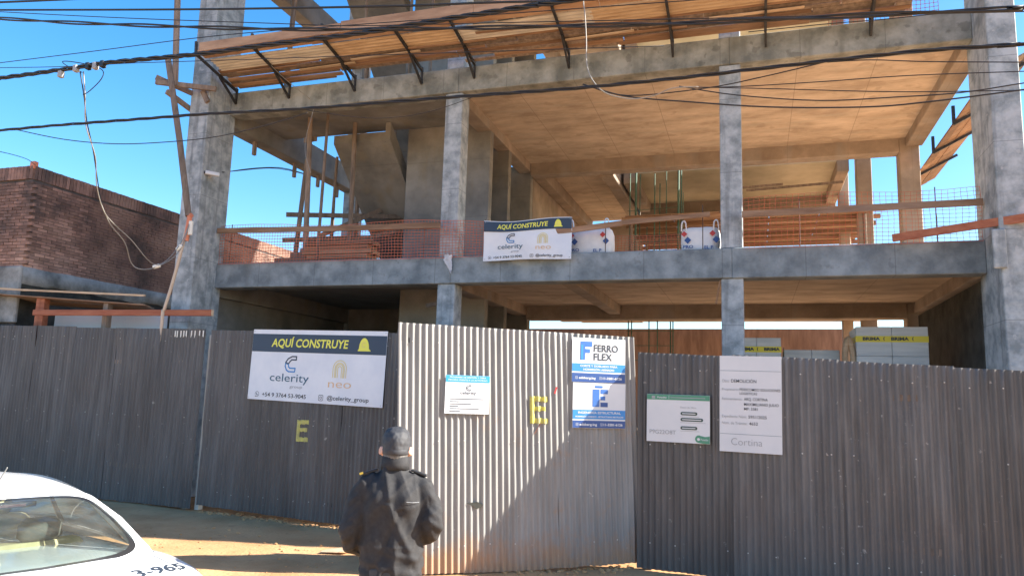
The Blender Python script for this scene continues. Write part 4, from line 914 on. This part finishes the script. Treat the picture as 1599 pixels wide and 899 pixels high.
cable('pale cable hanging down in front of the second floor beam into a loop', [(-1.66, 7.25, 7.2), (-1.66, 7.25, 6.26), (-1.64, 7.25, 6.04), (-1.62, 7.25, 5.75), (-1.61, 7.25, 5.47), (-1.55, 7.25, 5.29), (-1.41, 7.25, 5.13), (-1.15, 7.25, 5.04), (-.92, 7.25, 5.05), (-.73, 7.25, 5.11), (-.48, 7.25, 5.1)], .006, 'cable_pale', ext=False)
cable('thin cable reaching the parapet corner of the brick house', [(-12.1, 7.8, 5.6), (-12.36, 8.5, 5.83), (-12.82, 9.5, 6.09), (-13.72, 10.7, 6.41), (-14.2, 11.3, 6.5)], .007, ext=False)
cable('thin slack cable under the beam left of the second column', [(-4.95, 7.25, 5.27), (-4.26, 7.25, 5.12), (-3.77, 7.25, 5.08), (-3.31, 7.25, 5.12), (-2.86, 7.25, 5.23)], .0035, 'cable', ext=False)
dr1 = [(-8.29, 7.05, 6.03), (-8.23, 7.1, 5.71), (-8.36, 7.3, 5.45), (-8.53, 7.6, 5.16), (-8.84, 8.0, 4.89), (-9.15, 8.4, 4.64), (-9.37, 8.8, 4.45), (-9.36, 9.1, 4.23), (-9.49, 9.4, 3.96), (-9.38, 9.5, 3.87), (-9.36, 9.8, 3.96), (-9.40, 10.2, 4.2), (-9.5, 10.5, 4.5), (-9.56, 10.68, 4.95)]
dr2 = [(-8.23, 7.05, 6.02), (-8.21, 7.1, 5.71), (-8.37, 7.3, 5.4), (-8.48, 7.6, 5.07), (-8.84, 8.0, 4.8), (-9.09, 8.4, 4.54), (-9.27, 8.8, 4.43), (-9.23, 9.1, 4.26), (-9.2, 9.5, 3.98), (-9.3, 9.9, 4.06), (-9.45, 10.4, 4.5), (-9.56, 10.68, 4.93)]
cable('dark service drop cable hanging from the clamps to the bent pipe', dr1[:6], .008, ext=False, name='service_drop'); cable('pale wavy service drop cable joining the pipe cap, outer strand', dr1[5:], .008, 'cable_pale', ext=False, name='service_drop')
cable('pale service drop cable hanging from the clamps, inner strand', dr2, .007, 'cable_pale', ext=False, name='service_drop')
cable('small dark cable loop springing from the clamps on the thick bundle', [(-8.25, 7.05, 6.01), (-8.52, 7.05, 6.13), (-8.61, 7.05, 6.2), (-8.45, 7.05, 6.18), (-8.14, 7.05, 6.1), (-7.91, 7.05, 6.0), (-7.92, 7.05, 5.88), (-8.09, 7.05, 5.74), (-8.19, 7.05, 5.7)], .006, ext=False)
for i, x in enumerate((-8.3, -8.1, -7.98, -7.86, -8.55)):
    o = MB().box(-.03, .03, -.035, .035, -.05, .04).build('cable_clamp', 'cable' if i % 2 else 'grey_ink', bevel=.01); o.location = (x, 7.0, 6.05+.01*(i % 2)-.05*(i == 4)); tag(o, 'small insulating clamp gripping the thick twisted bundle', 'clamp', 'clamps on the thick bundle')
for i, p in enumerate(((-9.36, 9.8, 3.97), (-9.44, 10.35, 4.4))):
    o = MB().box(-.06, .06, -.03, .03, -.03, .03).build('cable_connector', 'paintwhite', bevel=.012); o.location = p; o.rotation_euler = (0, rad(-20-30*i), rad(30)); tag(o, ['cream connector low in the service drop loop', 'cream connector on the service drop near the pipe cap'][i], 'connector')
cable('pale twine hanging from the second floor beam into the stair bay', [(-7.98, 11.93, 7.5), (-8.05, 11.9, 7.1), (-8.11, 11.9, 6.82), (-8.1, 11.9, 6.5), (-7.95, 11.9, 6.1)], .006, 'cable_pale', ext=False, name='twine')
cable('pale twine hanging from the timber tray over the beam', [(-8.75, 10.75, 8.35), (-8.5, 11.5, 7.95), (-8.1, 11.93, 7.6)], .006, 'cable_pale', ext=False, name='twine')
cable('twin steel guy wires running from the thick left column to the side beam', [(-9.98, 11.9, 6.25), (-10.2, 14, 7.0), (-10.3, 16, 7.3)], .012, ext=False, name='guy_wire', strands=2, twist=8)

# ------------------------------------------------------------------ person seen from behind
def ell(cx, cy_, cz, rx, ry, rz, n=14, k=8):
    m = MB(); rings = []
    for j in range(1, k):
        t = math.pi*j/k; rings.append([(cx+rx*math.sin(t)*math.cos(2*math.pi*i/n), cy_+ry*math.sin(t)*math.sin(2*math.pi*i/n), cz-rz*math.cos(t)) for i in range(n)])
    m.loft(rings); return m
def rings_z(R, n=20):
    return [[(cx+rx*math.cos(2*math.pi*i/n), cy_+ry*math.sin(2*math.pi*i/n), z) for i in range(n)] for z, rx, ry, cx, cy_ in R]
def remesh(parts, vox, name, mt, parent=None, smooth=6, disp=None):
    m = MB()
    for p in parts: n = len(m.v); m.v += p.v; m.f += [tuple(n+i for i in f) for f in p.f]
    o = m.build('tmp', mt)
    r = o.modifiers.new('r', 'REMESH'); r.mode = 'VOXEL'; r.voxel_size = vox
    s_ = o.modifiers.new('s', 'SMOOTH'); s_.iterations = smooth; s_.factor = .5
    dg = bpy.context.evaluated_depsgraph_get(); me = bpy.data.meshes.new_from_object(o.evaluated_get(dg)); me.name = name
    bpy.data.objects.remove(o)
    if disp:
        N = [v.normal.copy() for v in me.vertices]
        for v, nn in zip(me.vertices, N): v.co += nn*disp(v.co)
    q = obj(name, me, mt, parent); shade(q); return q
def limb(pts, rs, n=14): return MB().tube(spline(pts, 4), [rs[min(int(i/4), len(rs)-1)]+(rs[min(int(i/4)+1, len(rs)-1)]-rs[min(int(i/4), len(rs)-1)])*((i % 4)/4) for i in range((len(pts)-1)*4+1)], n)
RS = ((.15, -.01, 1.455), (.236, -.05, 1.235), (.115, .165, 1.10)); LS = ((-.15, -.01, 1.455), (-.245, -.04, 1.205), (-.165, .15, 1.03))
def hand(w_, d, side_):
    """palm, four curled fingers and a thumb leaving the side of the palm"""
    w_ = Vector(w_); d = Vector(d).normalized(); up = Vector((0, 0, 1)); a = d.cross(up).normalized()*side_; b = a.cross(d).normalized()
    P = [MB().bar(w_-d*.02, w_+d*.085, .08, .03, b)]
    for k in range(4):
        o_ = w_+d*.08+a*(.03-.02*k); L = (.065, .075, .07, .055)[k]
        P.append(MB().tube([o_, o_+d*L*.5-b*.008, o_+d*L*.75-b*L*.35, o_+d*L*.7-b*L*.75], [.0095, .009, .0085, .0075], 8))
    o_ = w_+d*.02+a*.038; P.append(MB().tube([o_, o_+a*.02+d*.03, o_+a*.018+d*.065-b*.012], [.012, .0105, .009], 8))
    return P
parts = [ell(0, .012, 1.665, .078, .098, .118), MB().loft(rings_z([(1.45, .07, .07, 0, -.01), (1.52, .06, .062, 0, -.005), (1.62, .056, .06, 0, 0)])),
         MB().loft(rings_z([(.86, .13, .09, 0, 0), (1.0, .13, .09, 0, 0), (1.1, .13, .09, 0, 0), (1.3, .14, .09, 0, 0), (1.40, .14, .08, 0, 0), (1.48, .08, .06, 0, 0)])),
         limb([(.13, 0, 1.43), RS[1], RS[2]], [.035, .028, .024]), limb([(-.13, 0, 1.43), LS[1], LS[2]], [.035, .028, .024]),
         limb([(.09, 0, .9), (.10, .01, .5), (.11, 0, .08)], [.085, .055, .04]), limb([(-.09, 0, .9), (-.10, .01, .5), (-.11, 0, .08)], [.085, .055, .04]),
         MB().tube([(.11, -.03, .05), (.12, .16, .04)], [.04, .035], 10), MB().tube([(-.11, -.03, .05), (-.12, .16, .04)], [.04, .035], 10)]
for s_ in (-1, 1):                                               # ears, nose, brow
    parts.append(MB().tube([(.070*s_, .0, 1.652), (.093*s_, -.014, 1.656)], [.022, .028], 10)); parts.append(MB().tube([(.074*s_, .0, 1.635), (.084*s_, -.006, 1.628)], [.014, .015], 8))
parts.append(MB().tube([(0, .10, 1.68), (0, .125, 1.64), (0, .105, 1.63)], [.010, .016, .013], 8))
parts += hand(RS[2], (-.6, .75, -.25), -1)+hand(LS[2], (.55, .8, -.2), 1)
per = remesh(parts, .0065, 'person', 'skin', smooth=2)
tag(per, 'person in black jacket and black cap standing with back turned, facing the gate', 'person')
for s_ in (-1, 1):
    e_ = ell(.03*s_, .098, 1.672, .012, .009, .008).build('eye', 'white', per, smooth=True); MB().bar((.018*s_, .104, 1.69), (.046*s_, .10, 1.69), .006, .006).build('eyebrow', 'hair', per)
MB().bar((-.022, .106, 1.605), (.022, .106, 1.605), .006, .007).build('mouth', 'clay_pipe', per)
hr_ = MB().loft(rings_z([(1.585, .060, .066, 0, -.006), (1.61, .072, .086, 0, -.004), (1.65, .0795, .097, 0, -.004)], 24)); 
hr_.v = [v if v[1] < .03 else (v[0]*.96, min(v[1], .05), v[2]) for v in hr_.v]; hr_.build('hair', 'hair', per, smooth=True)
def folds(c):
    x, y, z = c
    arm = abs(x) > .215
    def rg(v): return 1-2*abs(v)                                # ridged noise reads as cloth folds
    a = .012*rg(nz(x*12+z*4+.43, y*4+.2, z*2.2+.6))+.009*rg(nz(x*8-z*8+.31, y*6+3.4, z*4+.2))+.004*nz(x*22+.5, y*15+.5, z*15+.5)-.014
    if not arm and y < 0:                                       # shoulder blades and the hollow between them
        for sx_ in (-1, 1): a += .016*math.exp(-((x-.085*sx_)/.06)**2-((z-1.37)/.07)**2)
        a -= .012*math.exp(-(x/.03)**2-((z-1.27)/.16)**2)
        a += .012*math.exp(-((x+z*.5-.66)/.022)**2)*(z < 1.36)-.010*math.exp(-((x-z*.4+.47)/.02)**2)*(z < 1.33)
    if z < 1.12 and not arm: a += .011*nz(x*4, y*4, z*26+x*7)
    if arm: a += .009*nz(x*8, y*10, z*24+abs(x)*14)
    return a
jp = [MB().loft(rings_z([(.93, .186, .135, 0, -.0), (.955, .192, .14, 0, 0), (1.03, .192, .14, 0, 0), (1.10, .186, .137, 0, -.002), (1.2, .188, .138, 0, -.006), (1.3, .192, .138, 0, -.01), (1.40, .190, .128, 0, -.012), (1.455, .175, .112, 0, -.012), (1.50, .135, .098, 0, -.010), (1.535, .10, .088, 0, -.007), (1.57, .078, .08, 0, -.004)], 28)),
      limb([(.10, -.010, 1.475), (.165, -.014, 1.445), (.212, -.03, 1.34), RS[1], (.205, .06, 1.16), RS[2]], [.055, .068, .070, .066, .058, .05]), limb([(-.10, -.010, 1.475), (-.165, -.014, 1.445), (-.216, -.03, 1.33), LS[1], (-.235, .04, 1.1), LS[2]], [.055, .068, .070, .066, .058, .05])]
jk = remesh(jp, .0085, 'jacket', 'jacket', per, smooth=7, disp=folds)
cl = MB().loft(rings_z([(1.548, .086, .083, 0, -.005), (1.575, .084, .085, 0, -.005), (1.622, .079, .085, 0, -.006), (1.626, .070, .076, 0, -.006)], 26)); cl.v = [(v[0], v[1], v[2]-(.03 if v[1] > .03 else 0)) for v in cl.v]; cl.build('collar', 'jacket', per, smooth=True)
for s_ in (-1, 1):
    m = MB(); m.bar((.10*s_, -.012, 1.545), (.195*s_, -.016, 1.512), .045, .014); m.build('epaulette', 'trim', per, bevel=.004)
m = MB(); m.bar((-.185, -.035, 1.524), (-.205, -.035, 1.516), .018, .012); m.build('badge', 'badge', per)
m = MB(); m.tube([(.09, -.152, 1.375), (.125, -.142, 1.372), (.16, -.118, 1.372)], .0014, 5); m.build('seam_piping', 'grey_ink', per)
def cf(c):
    return .004*nz(c.x*26, c.y*26, c.z*20)+.003*nz(c.x*60, c.y*20, c.z*40)
cp = [MB().loft(rings_z([(1.636, .081, .103, 0, -.002), (1.66, .084, .107, 0, .0), (1.70, .087, .109, 0, .002), (1.735, .084, .106, 0, .004), (1.768, .071, .091, 0, .006), (1.789, .050, .066, 0, .008), (1.799, .018, .024, 0, .008)], 24))]
cpo = remesh(cp, .006, 'cap', 'cap', per, smooth=4, disp=cf)
m = MB(); m.poly([(p[0], .09+p[1], 1.685-.25*(p[1])) for p in [(-.075, 0)]+arc(0, .01, .078, 170, 10, 10, rz=.10)+[(.075, 0)]]); m.build('cap_peak', 'cap', per)
MB().loft(rings_z([(1.634, .078, .100, 0, -.002), (1.638, .0815, .1035, 0, -.002), (1.664, .0845, .1075, 0, .0), (1.667, .082, .105, 0, .0)], 30)).build('cap_band', 'cap', per, smooth=True)
MB().tube([(.0, .008, 1.794), (.0, .008, 1.803)], .008, 8).build('cap_button', 'cap', per)
tr = [MB().loft(rings_z([(.80, .175, .125, 0, 0), (.88, .185, .132, 0, 0), (1.0, .175, .125, 0, 0)], 24)), limb([(.095, 0, .84), (.105, .005, .5), (.115, -.01, .07)], [.108, .085, .075]), limb([(-.095, 0, .84), (-.105, .005, .5), (-.115, -.01, .07)], [.108, .085, .075])]
remesh(tr, .011, 'trousers', 'trouser', per, smooth=5, disp=lambda c: .008*nz(c.x*6, c.y*6, c.z*9))
for s_ in (-1, 1): MB().loft([[(s_*.115+dx*.05, y, z) for dx, z in ((-1, 0), (1, 0), (1, h_*.6), (.5, h_), (-.5, h_), (-1, h_*.6))] for y, h_ in ((-.09, .10), (.0, .12), (.1, .08), (.19, .05))]).build('boot', 'trim', per, bevel=.006)
per.location = (-2.07, 4.2, .01); per.rotation_euler = (0, 0, rad(21))

# ------------------------------------------------------------------ parked white saloon, rear towards the camera
Cr = thing('parked_car', 'white saloon car parked at the roadside with a dark number on its boot lid', 'car', (-3.13, 3.06, 0), math.atan2(.31, -.95))
# local: +x forward, +y towards the driver's side, rear bumper at x = 0
st_ = [(-.0, .40, .80, .66, .72), (.04, .32, .93, .74, .79), (.16, .26, .985, .78, .84), (.35, .22, 1.00, .80, .85), (.62, .20, 1.02, .81, .855), (.95, .19, 1.0, .82, .86), (2.0, .19, .97, .83, .86), (2.9, .19, .97, .83, .86), (3.3, .19, .98, .80, .855), (3.8, .22, .90, .76, .83), (4.15, .28, .80, .70, .76), (4.28, .36, .66, .60, .64)]
m = MB(); rings = []
for x, zl, zt, wt, wm in st_:
    hh = zt-zl
    half = [(0, zl), (wm*.9, zl), (wm, zl+hh*.22), (wm*1.005, zl+hh*.55), (wm*.985, zl+hh*.80), (wt*.97, zl+hh*.955), (wt*.86, zl+hh*.992), (wt*.4, zl+hh*1.008), (0, zl+hh*1.012)]
    xx = lambda y: x+(.10*(y/.8)**2 if x < .5 else (-.14*(y/.8)**2 if x > 3.7 else 0))
    rings.append([(xx(y), y, z) for y, z in half]+[(xx(y), -y, z) for y, z in reversed(half[1:-1])])
body = m.loft(rings).build('body', 'car_paint', Cr, smooth=True)
sb = body.modifiers.new('s', 'SUBSURF'); sb.levels = 2; sb.render_levels = 2
# cabin shell: roof and pillars drawn as strips around the window openings
zr = 1.40
def cab(x, y, z): return Vector((x, y, z))
bl = {'rb': (.62, .66, 1.005), 'rt': (1.30, .52, 1.285), 'ft': (2.55, .53, 1.315), 'fb': (3.35, .68, .985)}
def side_pt(t, v):                                              # t along rear-bottom .. front-bottom beltline, v up
    pass
def arcpts(a, b, n, bulge, up=(1, 0, 0)):
    a, b, u = Vector(a), Vector(b), Vector(up); return [a.lerp(b, i/n)+u*bulge*(1-(2*i/n-1)**2) for i in range(n+1)]
N_ = 16
rb_l, rb_r = (.64, .66, 1.012), (.64, -.66, 1.012); rt_l, rt_r = (1.27, .535, 1.30), (1.27, -.535, 1.30)
E_b = arcpts(rb_l, rb_r, N_, -.12); E_t = arcpts(rt_l, rt_r, N_, -.07, (1, 0, -.35))
def patch(Eb, Et, u0, u1, v0, v1, nu, nv, bulge, off=0., rr=0.):
    """part of the curved window patch between a lower and an upper edge curve, with rounded corners"""
    def pt(u, v):
        k = u*N_; i = min(int(k), N_-1); f = k-i
        p = Eb[i].lerp(Eb[i+1], f).lerp(Et[i].lerp(Et[i+1], f), v); nn = Vector((-.42, 0, .9)) if Eb[0].x < 2 else Vector((.42, 0, .9))
        return p+nn.normalized()*(bulge*(1-(2*v-1)**2)+off)
    m = MB()
    for i in range(nu+1):
        for j in range(nv+1):
            u = u0+(u1-u0)*i/nu; v = v0+(v1-v0)*j/nv
            if rr:                                              # squash corners inwards
                a = 2*(i/nu)-1; b = 2*(j/nv)-1; s_ = 1-rr*(a*a*b*b)
                u = (u0+u1)/2+(u1-u0)/2*a*s_; v = (v0+v1)/2+(v1-v0)/2*b*(1-rr*1.2*(a*a*b*b)*.9)
            m.v.append(tuple(pt(u, v)))
    for i in range(nu):
        for j in range(nv): m.f.append((i*(nv+1)+j, (i+1)*(nv+1)+j, (i+1)*(nv+1)+j+1, i*(nv+1)+j+1))
    return m
def frame_patch(Eb, Et, bulge, mt, u0, u1, v0, v1, U0, U1, V0, V1, off, name, parent):
    """ring between an outer and an inner window outline"""
    def pt(u, v):
        k = max(0, min(N_-1e-6, u*N_)); i = int(k); f = k-i
        p = Eb[i].lerp(Eb[i+1], f).lerp(Et[i].lerp(Et[i+1], f), v); nn = Vector((-.42, 0, .9)) if Eb[0].x < 2 else Vector((.42, 0, .9))
        return p+nn.normalized()*(bulge*(1-(2*v-1)**2)+off)
    n = 64; m = MB()
    def outl(a0, a1, b0, b1, t, ex):
        c, s_ = math.cos(t), math.sin(t); c = math.copysign(abs(c)**ex, c); s_ = math.copysign(abs(s_)**ex, s_)
        return (a0+a1)/2+(a1-a0)/2*c, (b0+b1)/2+(b1-b0)/2*s_
    for i in range(n):
        t = 2*math.pi*i/n; m.v.append(tuple(pt(*outl(U0, U1, V0, V1, t, .12)))); m.v.append(tuple(pt(*outl(u0, u1, v0, v1, t, .30))))
    for i in range(n):
        j = (i+1) % n; m.f.append((2*i, 2*j, 2*j+1, 2*i+1))
    return m.build(name, mt, parent, smooth=True)
rw = patch(E_b, E_t, .055, .945, .02, .94, 24, 12, .035, .0, .05).build('rear_window', 'glass', Cr, smooth=True)
frame_patch(E_b, E_t, .035, 'car_paint', .045, .955, -.01, .955, -.0, 1., -.10, 1.03, .005, 'window_surround', Cr)
frame_patch(E_b, E_t, .035, 'trim', .068, .932, .035, .92, .05, .95, .0, .95, .002, 'seal', rw)
m = MB(); m.box(1.22, 1.27, -.22, .22, 1.255, 1.285); m.build('brake_light', 'trim', rw); MB().box(1.215, 1.221, -.16, .16, 1.262, 1.278).build('lens', 'lamp_red', rw)
# roof skin, side pillars, side glass, windscreen
fb_l, fb_r = (3.38, .68, .985), (3.38, -.68, .985); ft_l, ft_r = (2.62, .54, 1.325), (2.62, -.54, 1.325)
W_b = arcpts(fb_l, fb_r, N_, .14); W_t = arcpts(ft_l, ft_r, N_, .08, (1, 0, .35))
wsn = patch(W_b, W_t, .06, .94, .03, .93, 20, 10, .035, .0, .05).build('windscreen', 'glass', Cr, smooth=True)
frame_patch(W_b, W_t, .035, 'car_paint', .05, .95, .0, .95, 0, 1, -.06, 1.03, .005, 'window_surround', Cr)
m = MB(); NXr, NYr = 14, 16
for i in range(NXr+1):
    t = i/NXr
    for j in range(NYr+1):
        v = 2*j/NYr-1; pb = E_t[j]; pf = W_t[j]; p = pb.lerp(pf, t)
        m.v.append((p.x, p.y, p.z+.055*math.sin(math.pi*min(1, max(0, t)))**.8*(1-.35*v*v)+.0))
for i in range(NXr):
    for j in range(NYr): m.f.append((i*(NYr+1)+j, (i+1)*(NYr+1)+j, (i+1)*(NYr+1)+j+1, i*(NYr+1)+j+1))
roof = m.build('roof', 'car_paint', Cr, smooth=True)
for s_ in (1, -1):
    # side glass quad strip with pillars
    def sp(t, v):
        xb = lerp(.64, 3.38, t); xt = lerp(1.27, 2.62, t); yb = lerp(.66, .68, t)+.12*math.sin(math.pi*t); yt = lerp(.535, .54, t)+.03*math.sin(math.pi*t)
        zb = lerp(1.012, .985, t); zt = lerp(1.30, 1.325, t)+.04*math.sin(math.pi*t)
        return Vector((lerp(xb, xt, v), s_*lerp(yb, yt, v), lerp(zb, zt, v)))
    def strip(t0, t1, v0, v1, off, name, mt, par, n=10):
        m = MB()
        for i in range(n+1):
            for v in (v0, lerp(v0, v1, .5), v1):
                p = sp(lerp(t0, t1, i/n), v); m.v.append((p.x, p.y+s_*off, p.z))
        for i in range(n):
            for j in range(2): m.f.append((i*3+j, (i+1)*3+j, (i+1)*3+j+1, i*3+j+1))
        return m.build(name, mt, par, smooth=True)
    strip(0, .16, -.05, 1.0, 0, 'rear_pillar', 'car_paint', Cr, 4); strip(.94, 1.0, -.05, 1.0, 0, 'front_pillar', 'car_paint', Cr, 3); strip(.52, .56, 0, 1.0, .002, 'door_pillar', 'trim', Cr, 2)
    strip(.16, .94, .88, 1.0, 0, 'roof_rail', 'car_paint', Cr, 10); strip(.16, .52, 0, .88, -.004, 'side_window', 'glass', Cr); strip(.56, .94, 0, .88, -.004, 'side_window', 'glass', Cr)
    strip(.0, 1.0, -.08, .02, .004, 'belt_trim', 'trim', Cr)
    for x in (.78, 3.42):
        wh = bpy.data.objects.new('wheel', None); COL.objects.link(wh); wh.parent = Cr; wh.location = (x, s_*.76, .30)
        m = MB(); rg = []
        for yy, r in ((-.09, .20), (-.095, .27), (-.06, .30), (.06, .30), (.095, .27), (.09, .20)): rg.append([(r*math.cos(2*math.pi*i/28), yy, r*math.sin(2*math.pi*i/28)) for i in range(28)])
        m.loft(rg).build('tyre', 'tyre', wh, smooth=False)
        m = MB(); m.tube([(0, s_*.06, 0), (0, s_*.098, 0)], [.20, .17], 24).build('rim', 'rim', wh)
    m = MB(); m.loft([[(x, s_*y, z) for y, z in ((.52, .72), (.76, .70), (.77, .86), (.53, .88))] for x in (-.012, .12)]); m.build('tail_light', 'lamp_red', Cr, bevel=.01)
    MB().box(4.1, 4.24, *(sorted((s_*.42, s_*.66))), .58, .72).build('headlight', 'white', Cr, bevel=.03)
MB().box(-.015, .02, -.26, .26, .60, .72).build('number_plate', 'white', Cr)
# boot number lies on the deck
nb_ = text(Cr, '3-965', 0, 0, .085, width=.32, mt='ink', bold=.015, y=0)
nb_.name = 'fleet_number'
for v in nb_.data.vertices: 
    x, z = v.co.x, v.co.z; v.co = (.15+z*1.1+.10*((-.42-x)/.8)**2, -.34-x, 1.0)
# sit the number on the deck by casting down onto the finished body
dg = bpy.context.evaluated_depsgraph_get(); be = body.evaluated_get(dg)
for v in nb_.data.vertices:
    ok_, hit, _n2, _i = be.ray_cast(Vector((v.co.x, v.co.y, 3)), Vector((0, 0, -1)))
    if ok_: v.co.z = hit.z+.004
for ln in ([(.50+.04*abs(k)/8*0, .60*k/8, 0) for k in range(-8, 9)], [(.07+.43*k/10, .61, 0) for k in range(11)], [(.07+.43*k/10, -.61, 0) for k in range(11)]):
    P = []
    for x, y, _z in ln:
        ok_, hit, _n2, _i = be.ray_cast(Vector((x+.10*(y/.8)**2*.6, y, 3)), Vector((0, 0, -1)))
        if ok_: P.append((hit.x, hit.y, hit.z-.0005))
    MB().tube(P, .003, 5).build('panel_gap', 'trim', Cr)
# cabin: shelf, seats, headrests, wheel
MB().box(.72, 1.32, -.60, .60, .93, .97).build('parcel_shelf', 'cabin', Cr)
seat = MB().box(1.3, 1.45, -.58, .58, .5, 1.02).build('rear_seat', 'seat_cloth', Cr, bevel=.03)
for y in (-.32, .32): MB().loft(rings_z([(1.02, .03, .10, 1.36, y), (1.05, .055, .135, 1.36, y), (1.12, .055, .13, 1.37, y), (1.16, .03, .09, 1.38, y)], 16)).build('headrest', 'cabin', seat, smooth=True)
for y in (-.36, .36):
    sx = MB().box(2.15, 2.3, y-.24, y+.24, .45, 1.08).build('front_seat', 'seat_cloth', Cr, bevel=.04); MB().loft(rings_z([(1.08, .04, .1, 2.22, y), (1.13, .05, .13, 2.22, y), (1.22, .04, .10, 2.24, y)], 14)).build('headrest', 'seat_cloth', sx, smooth=True)
MB().box(3.0, 3.4, -.66, .66, .7, .96).build('dashboard', 'cabin', Cr, bevel=.03)
MB().box(.7, 3.3, -.62, .62, .30, .45).build('cabin_floor', 'cabin', Cr)
m = MB(); m.tube([(1.36, -.02, 1.335), (1.18, -.02, 1.50)], [.006, .003], 6); m.build('antenna', 'cable_pale', Cr)
